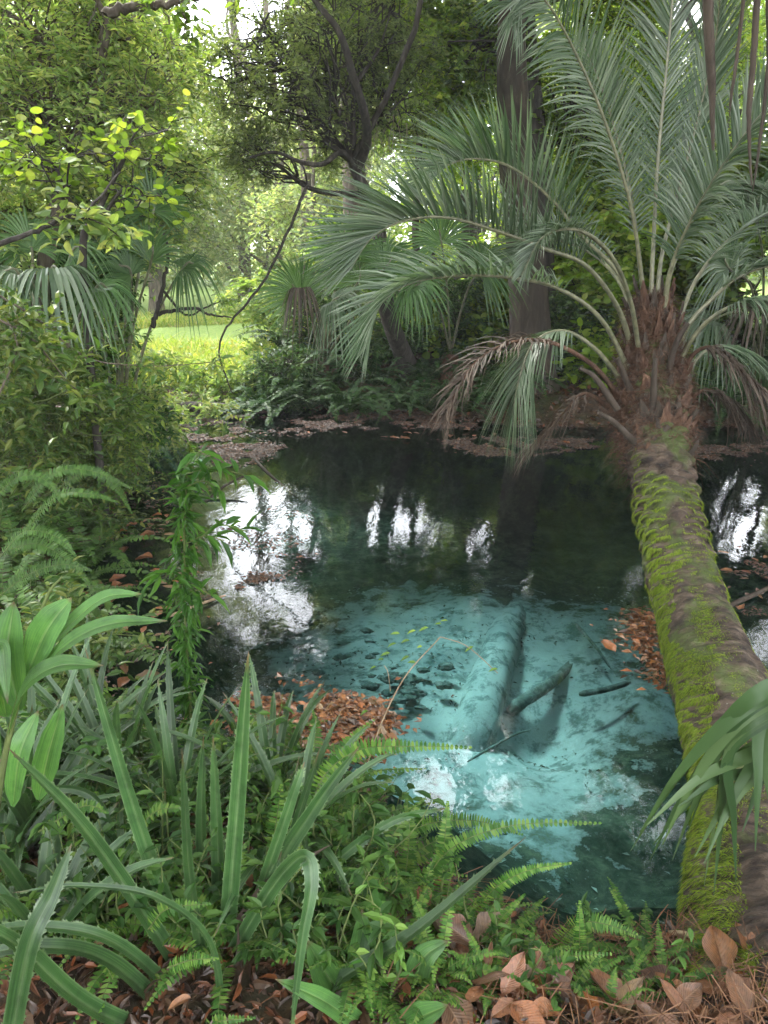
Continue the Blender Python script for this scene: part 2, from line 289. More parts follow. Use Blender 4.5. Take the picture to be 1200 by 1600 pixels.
def ground_mat():
    m, t, o = mat('litter_soil'); tc = N(t, 'ShaderNodeTexCoord'); n1 = noise_n(t, 11, 10, .78, tc.outputs['Object'], .2); n2 = noise_n(t, 1.3, 4, .6, tc.outputs['Object'])
    c = ramp(t, n1.outputs[0], [(.3, (.012, .009, .006)), (.48, (.045, .028, .016)), (.6, (.10, .055, .028)), (.75, (.17, .11, .06))])
    c = mixc(t, ramp(t, n2.outputs[0], [(.45, (0, 0, 0)), (.62, (.6, .6, .6))]), c, (.03, .05, .012))
    # the sunlit marsh beyond y = 13 is green turf, not litter
    sx = N(t, 'ShaderNodeSeparateXYZ'); t.links.new(tc.outputs['Object'], sx.inputs[0])
    mr = N(t, 'ShaderNodeMapRange'); mr.inputs[1].default_value = 11.5; mr.inputs[2].default_value = 13; t.links.new(sx.outputs[1], mr.inputs[0])
    g2 = ramp(t, n1.outputs[0], [(.3, (.08, .13, .03)), (.5, (.16, .24, .05)), (.7, (.3, .33, .10))])
    c = mixc(t, mr.outputs[0], c, g2)
    p = N(t, 'ShaderNodeBsdfPrincipled'); t.links.new(c, p.inputs['Base Color']); p.inputs['Roughness'].default_value = .8; p.inputs['Specular IOR Level'].default_value = .3
    t.links.new(bump(t, n1.outputs[0], .9, .05), p.inputs['Normal']); t.links.new(p.outputs[0], o.inputs[0]); return m
M['ground'] = ground_mat()
SAND = (0.55, 4.75, 1.45, 1.6)
def bed_mat():
    m, t, o = mat('spring_bed'); tc = N(t, 'ShaderNodeTexCoord')
    sx = N(t, 'ShaderNodeSeparateXYZ'); t.links.new(tc.outputs['Object'], sx.inputs[0])
    def ma(op, a, b=None):
        n = N(t, 'ShaderNodeMath', operation=op)
        for i, x in enumerate((a, b)):
            if x is None: continue
            if hasattr(x, 'is_output'): t.links.new(x, n.inputs[i])
            else: n.inputs[i].default_value = x
        return n.outputs[0]
    ex = ma('DIVIDE', ma('SUBTRACT', sx.outputs[0], SAND[0]), SAND[2]); ey = ma('DIVIDE', ma('SUBTRACT', sx.outputs[1], SAND[1]), SAND[3])
    r = ma('SQRT', ma('ADD', ma('MULTIPLY', ex, ex), ma('MULTIPLY', ey, ey)))
    n1 = noise_n(t, 1.9, 5, .5, tc.outputs['Object'], .2); n2 = noise_n(t, 7, 10, .74, tc.outputs['Object'], .15); n3 = noise_n(t, 34, 5, .7, tc.outputs['Object'])
    rr = ma('ADD', r, ma('MULTIPLY', ma('SUBTRACT', n1.outputs[0], .5), 1.3))
    rr = ma('ADD', rr, ma('MULTIPLY', ma('SUBTRACT', n2.outputs[0], .5), 1.3))
    sand = ramp(t, n1.outputs[0], [(.25, (.22, .26, .25)), (.5, (.37, .40, .37)), (.75, (.52, .53, .49))])
    sand = mixc(t, ramp(t, n2.outputs[0], [(.50, (0, 0, 0)), (.57, (.6, .6, .6)), (.66, (.9, .9, .9))]), sand, (.08, .12, .11))
    alg = ramp(t, n2.outputs[0], [(.3, (.008, .012, .008)), (.5, (.035, .045, .03)), (.68, (.10, .11, .07)), (.8, (.2, .2, .15))])
    c = mixc(t, ramp(t, rr, [(.5, (0, 0, 0)), (.8, (.3, .3, .3)), (1.1, (.75, .75, .75)), (1.6, (1, 1, 1))]), sand, alg)
    c = mixc(t, ramp(t, n3.outputs[0], [(.66, (0, 0, 0)), (.72, (.6, .6, .6))]), c, (.05, .06, .045))
    p = N(t, 'ShaderNodeBsdfPrincipled'); t.links.new(c, p.inputs['Base Color']); p.inputs['Roughness'].default_value = .95; p.inputs['Specular IOR Level'].default_value = .05
    t.links.new(bump(t, n2.outputs[0], .5, .05), p.inputs['Normal']); t.links.new(p.outputs[0], o.inputs[0]); return m
M['bed'] = bed_mat()
def water_mat(name, tint, rip=1.):
    m, t, o = mat(name); tc = N(t, 'ShaderNodeTexCoord'); mp = N(t, 'ShaderNodeMapping'); mp.inputs['Scale'].default_value = (1, .55, 1); t.links.new(tc.outputs['Object'], mp.inputs[0])
    n1 = noise_n(t, 9, 3, .5, mp.outputs[0], .4); n2 = noise_n(t, 42, 2, .5, mp.outputs[0])
    a = N(t, 'ShaderNodeMath', operation='MULTIPLY_ADD'); t.links.new(n2.outputs[0], a.inputs[0]); a.inputs[1].default_value = .16; t.links.new(n1.outputs[0], a.inputs[2])
    nb = bump(t, a.outputs[0], .075*rip, .02)
    fr = N(t, 'ShaderNodeFresnel'); fr.inputs[0].default_value = 1.48
    gl = N(t, 'ShaderNodeBsdfGlossy'); gl.inputs['Roughness'].default_value = .015; t.links.new(nb, gl.inputs['Normal'])
    tr = N(t, 'ShaderNodeBsdfTransparent'); tr.inputs[0].default_value = (*tint, 1)
    mx = N(t, 'ShaderNodeMixShader'); t.links.new(fr.outputs[0], mx.inputs[0]); t.links.new(tr.outputs[0], mx.inputs[1]); t.links.new(gl.outputs[0], mx.inputs[2])
    t.links.new(mx.outputs[0], o.inputs[0]); return m
M['water'] = water_mat('spring_water', (.59, .88, .93))
M['log_silt'] = barkmat('log_silt', [(.3, (.20, .235, .225)), (.5, (.38, .41, .385)), (.75, (.50, .51, .475))], 9, (1, 1, 1), .4, .95)

# ------------------------------------------------------------------ terrain, pool bed and water
shore = [gp(*q)[:2] for q in [(215, 640), (300, 622), (400, 628), (520, 640), (640, 645), (760, 660), (900, 668), (1060, 668), (1200, 668)]]
shore += [(5.2, 8.2), (6.0, 6.0), (4.4, 3.6), (2.3, 2.35), (1.25, 1.75)]
shore += [gp(*q)[:2] for q in [(1060, 1470), (960, 1500), (870, 1480), (780, 1430), (680, 1375), (590, 1270), (500, 1215), (400, 1190), (250, 1170), (120, 1120), (60, 1040), (95, 930), (150, 860), (205, 790), (190, 730), (215, 690)]]
shore = np.array(shore)
def sdist(x, y):                       # > 0 inside the pool
    x = np.asarray(x, float); y = np.asarray(y, float); best = np.full(x.shape, 1e9); ins = np.zeros(x.shape, bool)
    for i in range(len(shore)):
        a, b = shore[i], shore[(i+1) % len(shore)]; e = b-a; t = np.clip(((x-a[0])*e[0]+(y-a[1])*e[1])/(e@e), 0, 1)
        best = np.minimum(best, (x-a[0]-t*e[0])**2+(y-a[1]-t*e[1])**2)
        c = ((a[1] > y) != (b[1] > y)) & (x < (b[0]-a[0])*(y-a[1])/(b[1]-a[1]+1e-12)+a[0]); ins ^= c
    return np.where(ins, 1, -1)*np.sqrt(best)
MARSH = [(-9.5, 15, 3.4, 2.6)]
def height(x, y):
    x = np.asarray(x, float); y = np.asarray(y, float); P = np.stack([x, y, np.zeros_like(x)], -1)
    d = sdist(x, y)+(noise(P, 1.7, 3)-.5)*.28
    land = .02+.24*sstep(0, .55, -d)+.10*sstep(.5, 3, -d)+(noise(P, 2.3, 3)-.5)*.10*sstep(0, .5, -d)
    near = sstep(2.6, 1.2, y)*sstep(-2.5, -.5, x+2.6-y*0)
    land = land+.06*near
    marshy = sstep(9.8, 11.5, y)*sstep(.5, -1.5, x+ .0*y)
    land = land*(1-marshy)+marshy*(.07+(noise(P, .8, 2)-.5)*.1)
    pond = sstep(1.15, .85, np.hypot((x+3.4)/3.6, (y-17.5)/2.6)); land = land-pond*.3
    land = land+.5*sstep(9.5, 10.9, y)*sstep(-2.1, -1.1, x)*sstep(4.5, 2.5, x)*sstep(14, 12, y)
    bed = -.9*sstep(-.02, 1.0, d)-.02+(noise(P, 1.1, 4)-.5)*.34*sstep(.2, .9, d)
    bed = bed-.22*np.exp(-(((x-1.0)/.28)**2+((y-4.15)/.3)**2))
    return np.where(d > 0, bed, land)
def hz(x, y): return float(height(np.array([x]), np.array([y]))[0])
def axis(lo, hi, n, far_lo, far_hi, k):
    c = np.linspace(lo, hi, n); g = np.geomspace(.08, 1, k)
    return np.concatenate([(lo-(lo-far_lo)*g)[::-1], c, hi+(far_hi-hi)*g])
xs = axis(-7, 7, 330, -900, 900, 36); ys = axis(-1, 13, 330, -900, 900, 36)
X, Y = np.meshgrid(xs, ys); H = height(X, Y)
far = np.maximum(np.abs(X)-20, np.abs(Y)-40); H = H+np.where(far > 0, np.minimum(far*.02, 3), 0)
V = np.stack([X, Y, H], -1).reshape(-1, 3); nx = len(xs); i, j = np.meshgrid(np.arange(len(ys)-1), np.arange(nx-1), indexing='ij')
F = np.stack([i*nx+j, i*nx+j+1, (i+1)*nx+j+1, (i+1)*nx+j], -1).reshape(-1, 4)
wet = (V[F][:, :, 2].mean(1) < -.01) & (V[F][:, :, 1].mean(1) < 12)
for nm, sel, mt in (('ground', ~wet, M['ground']), ('pool_bed', wet, M['bed'])):
    f = F[sel]; u, inv = np.unique(f, return_inverse=True); b = MB(); b.add(V[u], inv.reshape(-1, 4)); tag(b.build(nm, mt, smooth=True), kind='structure')
b = MB(); b.add([(-5, .8, 0), (8, .8, 0), (8, 11.2, 0), (-5, 11.2, 0)], [[0, 1, 2, 3]]); tag(b.build('pool_water', M['water']), kind='structure')
b = MB(); b.add([(-8, 14, -.03), (1.5, 14, -.03), (1.5, 21, -.03), (-8, 21, -.03)], [[0, 1, 2, 3]]); tag(b.build('marsh_water', M['water']), kind='structure')

# ------------------------------------------------------------------ foliage makers
GAPS_R = [(615, 830, 55, 62), (750, 850, 26, 36), (708, 1232, 84, 66), (425, 850, 82, 95), (1150, 810, 42, 70), (865, 775, 12, 22), (710, 765, 14, 40), (560, 800, 22, 26), (470, 960, 20, 30)]
GAPS_D = [(322, 18, 24, 24), (290, 45, 14, 22), (1078, 22, 30, 26), (348, 8, 14, 10)]
def keep(P, soft=.25):                 # openings between the crowns where sky shows, direct and in the water
    u, v, f = proj(P); k = np.ones(len(P), bool); n = (noise(P, 1.3, 2)-.5)
    for (a, b, ra, rb) in GAPS_D: k &= ~((f > 0) & (np.hypot((u-a)/ra, (v-b)/rb) < 1+n*soft*2))
    Q = P*np.array([1, 1, -1]); u, v, f = proj(Q)
    for (a, b, ra, rb) in GAPS_R: k &= ~((f > 0) & (np.hypot((u-a)/ra, (v-b)/rb) < 1.1+n*soft*4))
    return k
def sprays(mb, ctr, out, k, m, tl, ll, lw, tm, droop=.3, up=.25, twig_r=.004, spread=1., check=True, twigs=True):
    """k twigs from each clump centre, m leaves along each"""
    n = len(ctr)
    D = nrm(np.repeat(out, k, 0)*1.0+rnd(n*k)*spread*.9+np.array([0, 0, up])); B = np.repeat(ctr, k, 0)+rnd(n*k)*tl*.15
    L = tl*rng.uniform(.6, 1.3, n*k)
    t = (np.arange(m)+.5)/m; s = np.tile([1., -1.], m)[:m]
    S = nrm(np.cross(D, np.array([0, 0, 1.])+rnd(n*k)*.2))
    pos = B[:, None]+D[:, None]*(L[:, None]*t)[..., None]; pos[..., 2] -= droop*L[:, None]*t**2
    ld = D[:, None]*.65+S[:, None]*s[None, :, None]*1.0+rng.normal(size=pos.shape)*.4; ld[..., 2] -= droop*.6
    lu = np.array([0, 0, 1.])+rng.normal(size=pos.shape)*.45
    pos = pos.reshape(-1, 3); ld = ld.reshape(-1, 3); lu = lu.reshape(-1, 3)
    if check: kk = keep(pos); pos, ld, lu = pos[kk], ld[kk], lu[kk]
    sc = rng.uniform(.6, 1.25, len(pos))
    scatter(mb, tm, pos, ld, lu, ll*sc, lw*sc)
    if twigs:
        e = D.copy(); e[:, 2] -= droop*.7; scatter(mb, PRISM, B, e, np.array([[.3, .9, .1]]), L*.95, twig_r*2, 1)
def limb_path(a, b, n=9, wob=.12, sag=0.):
    a, b = np.asarray(a, float), np.asarray(b, float); d = np.linalg.norm(b-a); t = np.linspace(0, 1, n)[:, None]
    o1, o2 = rng.normal(size=3)*wob*d, rng.normal(size=3)*wob*d*.6
    return a+(b-a)*t+o1*np.sin(PI*t)+o2*np.sin(2*PI*t)+np.array([0, 0, sag*d])*np.sin(PI*t)
def tree(name, label, cat, base, trunk, r, blobs, k=6, m=9, tl=.4, ll=.07, lw=.03, tm=LEAF4, lm='mid_leaf', bm='bark', droop=.3, group=None, twig_r=.004, hang=0, limb_r=.45, sub=True, check=True, extra_limbs=()):
    """trunk: points above base; blobs: (x, y, z, rx, ry, rz, clumps) in world space"""
    base = np.asarray(base, float); t = thing(name, base, label, cat, group)
    tp = spline(trunk, max(10, 5*len(trunk))); rr = np.interp(np.linspace(0, 1, len(tp)), [0, .04, .12, 1], [1.5, 1.15, 1, .35])*r
    tb = MB(); tube(tb, tp, rr, 12 if r > .06 else 7); tb.build('trunk', M[bm], t, True)
    cb = MB()
    for lp, lr in extra_limbs:
        lb = MB(); q = spline(lp, 24); tube(lb, q, np.linspace(lr, lr*.3, 24), 7); lb.build('limb', M[bm], t, True)
    for (x, y, z, rx, ry, rz, nc) in blobs:
        c = np.array([x, y, z]); i = int(np.argmin(np.linalg.norm(tp-c, axis=1)+np.maximum(tp[:, 2]-z+.3*rz, 0)*2)); i = max(i-3, 0)
        lb = MB(); q = limb_path(tp[i], c, 12, .1, .08); lr = max(min(rr[i]*.8, limb_r*r+.01), .008)
        tube(lb, q, np.linspace(lr, lr*.3, 12), 7)
        d = nrm(rnd(nc)); P = c+d*(rng.uniform(.15, 1, nc)**.55)[:, None]*np.array([rx, ry, rz])
        if check:
            kk = keep(P); P, d = P[kk], d[kk]
        if not len(P): continue
        if sub:
            st = rng.integers(4, 12, min(len(P), 60))
            for a, e in zip(st, P[:60]): tube(lb, limb_path(q[a], e, 6, .12, .05), np.linspace(lr*.32, .006, 6), 4, cap=False)
        lb.build('limb', M[bm], t, True)
        sprays(cb, P, d*np.array([1, 1, .5]), k, m, tl, ll, lw, tm, droop, .2, twig_r, check=check)
        if hang:
            h = P[rng.random(len(P)) < hang]; n = len(h)*40
            if n:
                p0 = np.repeat(h, 40, 0)+rnd(n)*np.array([.16, .16, .1]); L = rng.uniform(.2, .8, n)
                T = np.linspace(0, 1, 5)[None, :, None]; Pp = p0[:, None]+np.array([0, 0, -1.])*L[:, None, None]*T+rng.normal(size=(n, 5, 3))*.03
                Wd = np.zeros_like(Pp); Wd[..., 0] = .004*(1-T[..., 0]*.8); hb = MB(); ribbons(hb, Pp, Wd); hb.build('hanging_moss', M['moss_hang'], t)['kind'] = 'stuff'
    cb.build('crown', [M[lm], M[bm]], t)
    return t
def base_at(u, Y): p = px(u, 700, Y); return np.array([p[0], Y, hz(p[0], Y)-.05])
def up_trunk(base, pts):               # pts (u, v, Y)
    return [base]+[px(*p) for p in pts]

# ------------------------------------------------------------------ background trees
W3 = lambda *a: np.array(a, float)
def bl(u, v, Y, rx, ry, rz, n): p = px(u, v, Y); return (p[0], p[1], p[2], rx, ry, rz, n)
# big trunk behind the palm, its crown high over the pool
b0 = base_at(828, 9.6)
tree('broadleaf_tree', 'tall tree with thick brown trunk rising just left of the leaning palm crown', 'tree', b0,
     up_trunk(b0, [(822, 400, 9.6), (806, 250, 9.6), (800, 120, 9.6), (800, 0, 9.6), (806, -160, 9.7), (820, -420, 9.8)]), .235,
     [(0.3, 8.5, 7.2, 2.0, 1.6, 1.2, 120), (3.2, 9.0, 7.6, 1.8, 1.6, 1.3, 120), (1.6, 9.5, 9.4, 2.2, 1.8, 1.4, 70), (1.5, 7.4, 8.6, 1.6, 1.2, 1.0, 50), (4.6, 9.8, 9.4, 1.8, 1.6, 1.3, 50)],
     k=7, m=11, tl=.6, ll=.12, lw=.055, lm='mid_leaf', bm='bark_brown')
b0 = base_at(842, 10.6)
tree('broadleaf_tree', 'slimmer dark trunk standing close behind the thick brown tree trunk', 'tree', b0,
     up_trunk(b0, [(848, 380, 10.6), (838, 200, 10.6), (826, 60, 10.6), (822, -200, 10.7), (870, -500, 10.8)]), .15,
     [(2.2, 10.6, 9.0, 1.5, 1.3, 1.2, 45), bl(905, 160, 10.8, .55, .5, .8, 40), bl(760, 60, 11, .7, .5, .7, 35)],
     k=7, m=10, tl=.45, ll=.1, lw=.05, lm='mid_leaf', bm='bark_dark')
b0 = base_at(668, 11.2)
tree('broadleaf_tree', 'thin crooked brown trunk in bright leaves left of the thick trunk', 'tree', b0,
     up_trunk(b0, [(650, 380, 11.2), (655, 230, 11.2), (660, 100, 11.2), (654, 10, 11.2), (640, -200, 11.2), (660, -400, 11.2)]), .055,
     [bl(700, 90, 11.6, 1.0, .8, .8, 95), bl(610, 20, 11.8, .9, .8, .7, 70), bl(690, 210, 12.2, .9, .7, .5, 60), (0.6, 11.6, 7.2, 1.6, 1.4, 1.2, 60)],
     k=6, m=10, tl=.45, ll=.11, lw=.07, lm='lime_leaf', bm='bark_brown', limb_r=.7)
# dark small-leaved oak in the upper middle
b0 = base_at(640, 10.1)
tree('oak_tree', 'small oak with crooked black branches and fine grey green leaves', 'tree', b0,
     up_trunk(b0, [(604, 480, 9.2), (590, 350, 9.2), (556, 268, 9.1), (546, 240, 9.1)]), .11,
     [bl(400, 60, 8.8, .8, .7, .42, 34), bl(500, 40, 9.1, .75, .7, .45, 27), bl(440, 150, 8.7, .62, .6, .42, 40), bl(360, 130, 8.6, .4, .5, .3, 18), bl(395, 250, 8.7, .4, .4, .26, 22),
      bl(540, 120, 9.5, .6, .5, .6, 30), bl(600, 140, 9.6, .55, .5, .75, 34), bl(500, 220, 9.4, .5, .4, .3, 22), bl(610, 20, 9.5, .6, .6, .5, 32),
      (-1.2, 8.8, 5.8, 1.3, .9, .7, 40), (.2, 9.3, 6.1, 1.2, .9, .7, 34), (-.7, 9.5, 7.4, 1.5, 1.2, 1, 50)],
     k=7, m=12, tl=.26, ll=.062, lw=.028, lm='dark_leaf', bm='bark_dark', droop=.45, hang=.004, limb_r=.22,
     extra_limbs=[([px(556, 268, 9.1), px(572, 225, 8.9), px(570, 180, 8.6), px(552, 120, 8.4), px(530, 50, 8.3), px(485, -10, 8.3), px(450, -100, 8.3)], .06),
                  ([px(560, 272, 9.1), px(535, 238, 8.8), px(505, 256, 8.5), px(472, 254, 8.3), px(430, 238, 8.2), px(390, 246, 8.1)], .036),
                  ([px(546, 245, 9.1), px(523, 215, 9.05), px(528, 170, 9.0), px(515, 110, 8.9)], .026),
                  ([px(556, 130, 9.0), px(590, 80, 9.1), px(610, 20, 9.2)], .024)])
# tall trees whose crowns roof the pool
def canopy(label, x, y, h, r, blobs, lm='mid_leaf', bm='bark', ll=.13, **kw):
    b = W3(x, y, hz(x, y)-.05); lean = rng.normal(size=2)*.5
    tree('broadleaf_tree', label, 'tree', b, [b, b+W3(lean[0]*.3, lean[1]*.3, h*.4), b+W3(lean[0], lean[1], h)], r, blobs, k=7, m=10, tl=.65, ll=ll, lw=ll*.5, lm=lm, bm=bm, **kw)
canopy('tall tree standing far back at the right edge behind the palm', 6.3, 10.5, 11, .2, [(5.6, 9.4, 6.2, 1.9, 1.7, 1.6, 90), (7, 10, 9, 2.2, 2, 1.6, 70), (4.2, 11, 11, 2.6, 2, 1.6, 80), (4.4, 7.6, 10.2, 2.0, 1.8, 1.2, 60)], lm='dark_leaf', bm='bark_dark')
canopy('tall tree rising behind the oak and the fan palms in the middle', -.4, 12.8, 13, .2, [(-.8, 12.6, 6.9, 1.5, 1.1, .9, 80), (1.4, 12.8, 7.3, 1.6, 1.1, 1.2, 90), (3.6, 12.6, 6.9, 1.5, 1.1, 1, 80), (-2.4, 12, 7.6, 1.3, 1.1, 1, 60), (2.6, 11.2, 8.6, 1.6, 1.2, 1, 80), (.2, 10.8, 8.2, 1.4, 1.2, .9, 70), (-.8, 12.4, 12.2, 2.2, 1.8, 1.5, 80), (.8, 12.6, 14.4, 2.4, 2, 1.5, 80), (-1.6, 11.6, 9.6, 1.4, 1.4, 1.2, 50), (1.2, 12, 9.6, 1.6, 1.3, 1.2, 45)])
canopy('tree overhanging the camera side of the left bank', -4.8, 1.6, 7, .2, [(-3.4, 3.0, 6.6, 1.8, 1.8, .8, 90), (-1.8, 4.6, 8.2, 1.9, 1.8, .9, 110), (-.6, 2.4, 7.6, 1.8, 1.6, .8, 100), (-3.2, .4, 6.6, 1.8, 1.6, .8, 90), (-3.3, 5.9, 8.0, 1.5, 1.4, .8, 80), (-1.4, 6.4, 9, 1.4, 1.2, .8, 60), (-1.0, .2, 7, 1.6, 1.4, .7, 70)], lm='mid_leaf')  # crown extended by added clumps that keep sun off the near bank
canopy('tree overhanging the camera side of the right bank', 4.6, 1.2, 7, .2, [(3.4, 3.4, 6.8, 1.9, 1.6, .9, 110), (2.2, 5.0, 8.6, 1.9, 1.7, .9, 110), (.8, 3.6, 8.4, 1.6, 1.6, .8, 100), (4.8, 5.4, 7.6, 1.8, 1.8, 1, 90), (3.4, .8, 6.6, 1.8, 1.5, .8, 80), (1.2, .8, 7.4, 1.5, 1.4, .7, 70)], lm='mid_leaf')
canopy('unseen low crowned tree added just behind the camera to shade the foreground', -1.4, -3.2, 4.4, .12, [(-.9, -1.2, 3.9, 1.1, .7, .5, 34), (.6, -1.4, 4.2, 1.1, .7, .5, 34), (-.2, -2.6, 5.2, 1.8, 1.2, .7, 60)], lm='mid_leaf')  # out of view, placed here only to dim the foreground
def side_tree(label, x, y, h, lm, seed_r=1.6):  # unseen trees added beside the pool to cut light from the sides
    b = W3(x, y, hz(x, y)-.05); tree('side_blocker_tree', label, 'tree', b, [b, b+W3(.2, .1, h*.5), b+W3(-.1, 0, h)], .14, [(x+rng.normal()*.5, y+rng.normal()*.6, h*f, seed_r, seed_r, h*.13, 55) for f in (.22, .42, .62, .82, 1.0)], k=7, m=9, tl=.55, ll=.15, lw=.08, lm=lm, bm='bark_dark')
side_tree('unseen dense dark tree added to block side light, right bank beyond the palm crown', 7.0, 8.2, 8, 'dark_leaf'); side_tree('unseen dense tree added to block side light, right bank out past the mossy trunk', 6.6, 4.6, 8, 'dark_leaf'); side_tree('unseen leafy tree added to block side light, near right bank', 5.2, 1.2, 7, 'mid_leaf', 1.3)
side_tree('unseen dense tree added to block side light, left bank beyond the left edge', -6.4, 4.2, 7.5, 'mid_leaf'); side_tree('unseen leafy tree added to block side light, near left bank', -5.2, .2, 7, 'mid_leaf', 1.3); side_tree('unseen dark tree added to block side light, far right behind the fan palm', 8.6, 12.0, 9, 'dark_leaf', 2.0)
# left side: pale green trees close to the water
def lt(label, base, pts, r, blobs, **kw):
    b = base_at(*base); tree('wetland_tree', label, 'tree', b, up_trunk(b, pts), r, blobs, **kw)
lt('pale green tree filling the top left corner with narrow leaves', (40, 6.2), [(70, 420, 6.2), (110, 250, 6.3), (150, 120, 6.4), (190, -60, 6.5)], .07,
   [bl(50, 70, 6.6, .9, .8, .6, 110), bl(170, 40, 7.2, .6, .6, .4, 46), bl(60, 180, 6.2, .6, .5, .4, 60), bl(190, 150, 6.8, .5, .5, .35, 30), (-3.2, 6.6, 4.6, 1.0, .8, .5, 40)],
   k=7, m=11, tl=.28, ll=.07, lw=.024, lm='light_leaf', bm='bark', droop=.25, limb_r=.4)
lt('slender tree with gold tinged leaves between top left corner and marsh gap', (190, 7.6), [(200, 420, 7.6), (165, 320, 7.6), (150, 200, 7.6), (200, 90, 7.6), (245, -20, 7.6)], .05,
   [bl(130, 320, 7.0, .6, .6, .4, 50), bl(230, 270, 7.6, .55, .5, .4, 42), bl(250, 120, 8, .4, .4, .4, 26), bl(60, 340, 6.6, .6, .5, .35, 45), bl(280, 230, 8.6, .35, .5, .3, 14), bl(215, 355, 7.4, .35, .35, .2, 30)],
   k=6, m=10, tl=.3, ll=.07, lw=.034, lm='light_leaf', bm='bark_dark', droop=.3, limb_r=.4)
lt('small tree with large round lime leaves above the left fan palm', (150, 5.2), [(130, 420, 5.2), (150, 340, 5.2), (188, 260, 5.3), (205, 225, 5.3)], .028,
   [bl(225, 200, 5.4, .2, .3, .10, 6), bl(170, 240, 5.2, .38, .3, .10, 6), bl(205, 290, 5.2, .3, .3, .12, 9), bl(60, 250, 5, .4, .3, .1, 9)],
   k=3, m=5, tl=.22, ll=.055, lw=.055, tm=ROUND, lm='lime_leaf', bm='bark_dark', droop=.1, limb_r=.5)
# sunlit belt around the marsh
far_specs = [(-9.5, 19, 9, 2.6), (-6.6, 23, 11, 2.8), (-3.6, 27, 11, 3), (-.8, 26, 12, 3), (-12, 15, 9, 2.6), (2.0, 20, 12, 2.6), (4.6, 16, 10, 2.2), (-5.4, 31, 14, 3.4), (-9.6, 29, 14, 3.4), (-1.8, 33, 15, 3.4), (7.4, 19, 13, 2.6), (10.5, 15.5, 12, 2.6), (-1.9, 18.2, 7.5, 1.2), (9.2, 25, 16, 3.4), (-14, 22, 13, 3), (4, 28, 16, 3.4), (3.0, 13.4, 6.2, 1.4), (-8.6, 12.6, 7, 1.8)]
far_lab = ['far pale tree left of the marsh opening', 'hazy tree with moss standing left of the marsh centre', 'hazy tree directly behind the marsh opening', 'hazy tree right of the marsh opening behind the oak', 'tree at far left edge beyond the pale shrubs',
           'sunlit tree behind the thick brown trunk', 'leafy tree between the thick trunk and palm crown, far back', 'tallest pale tree far behind the marsh', 'distant tree at far left skyline', 'distant tree behind the oak branches', 'far tree behind the upright palm fronds', 'far tree at the right edge',
           'narrow vine draped dead trunk at the right side of the marsh gap', 'most distant tree on the right', 'most distant tree on the left', 'distant tree behind the slim dark trunk', 'low bright tree left of the palm crown', 'low pale tree behind the left fan palm']
for i, (x, y, h, r) in enumerate(far_specs):
    b = W3(x, y, hz(x, y)-.1); nb = 9
    blobs = []
    for q in range(nb):
        zz = h*(.18+.82*q/nb); rr = r*(.75+.4*math.sin(PI*min(1, q/nb+.15))); a = rng.uniform(0, 2*PI)
        blobs.append((x+math.cos(a)*rr*.45, y+math.sin(a)*rr*.45, zz, rr*.7, rr*.7, h*.10+.25, 34 if y < 24 else 26))
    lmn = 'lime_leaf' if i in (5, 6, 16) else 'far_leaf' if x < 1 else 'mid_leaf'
    s = .11+.006*max(0, y-14)
    tree('far_tree', far_lab[i]+', light green crown', 'tree', b, [b, b+W3(.2, 0, h*.5), b+W3(-.1, .1, h*.95)], .06+.012*h, blobs, k=6, m=8, tl=.5+.012*y, ll=s*1.1, lw=s*.55, lm=lmn, bm='bark' if x < 1 else 'bark_dark', group=None, hang=.05 if x < 1 else 0, sub=False, twig_r=.008)
# closing wood
b = MB(); n = 0
ang = np.radians(np.linspace(-62, 62, 150)); Rr = rng.uniform(40, 52, 150)
P = np.stack([np.sin(ang)*Rr, np.cos(ang)*Rr, np.zeros(150)], -1)
c = np.repeat(P, 26, 0)+rng.normal(size=(150*26, 3))*np.array([1.6, 2.2, 0]); c[:, 2] = rng.uniform(.3, 15, len(c))
kk = keep(c); c = c[kk]; sprays(b, c, nrm(rnd(len(c))), 5, 8, 1.6, .42, .26, LEAF4, .3, .1, .02)
tag(b.build('distant_wood', [M['far_leaf'], M['bark']]), kind='stuff')

# right-hand background thicket with rounded lime leaves
rb = [(905, 330, 11.2, .9, 'bushy round leaved shrub right of the thick brown trunk'), (960, 400, 10.4, .8, 'low lime green shrub directly behind the palm crown'), (1090, 420, 10.6, .9, 'lime green shrub right of the upright palm fronds'),
      (1190, 330, 10.0, .9, 'dim shrub at the right edge above the brown palm frond'), (740, 470, 10.8, .8, 'shrub behind the arching left fronds'), (1010, 250, 12.6, 1.1, 'tall shrub far behind the upright fronds')]
for (u, v, Y, s, lab) in rb:
    p = px(u, v, Y); b = base_at(u, Y); h = p[2]
    tree('broadleaf_shrub', lab, 'shrub', b, [b, b+W3(.1, 0, h*.5), b+W3(0, .1, h)], .05,
         [(p[0]+rng.normal()*.3*s, Y+rng.normal()*.3, z, .8*s, .6*s, .35*s, 34) for z in np.linspace(.5, h+.4, 6)], k=6, m=9, tl=.4, ll=.10, lw=.085, tm=ROUND, lm='lime_leaf' if u < 1150 else 'mid_leaf', bm='bark_dark', droop=.25)
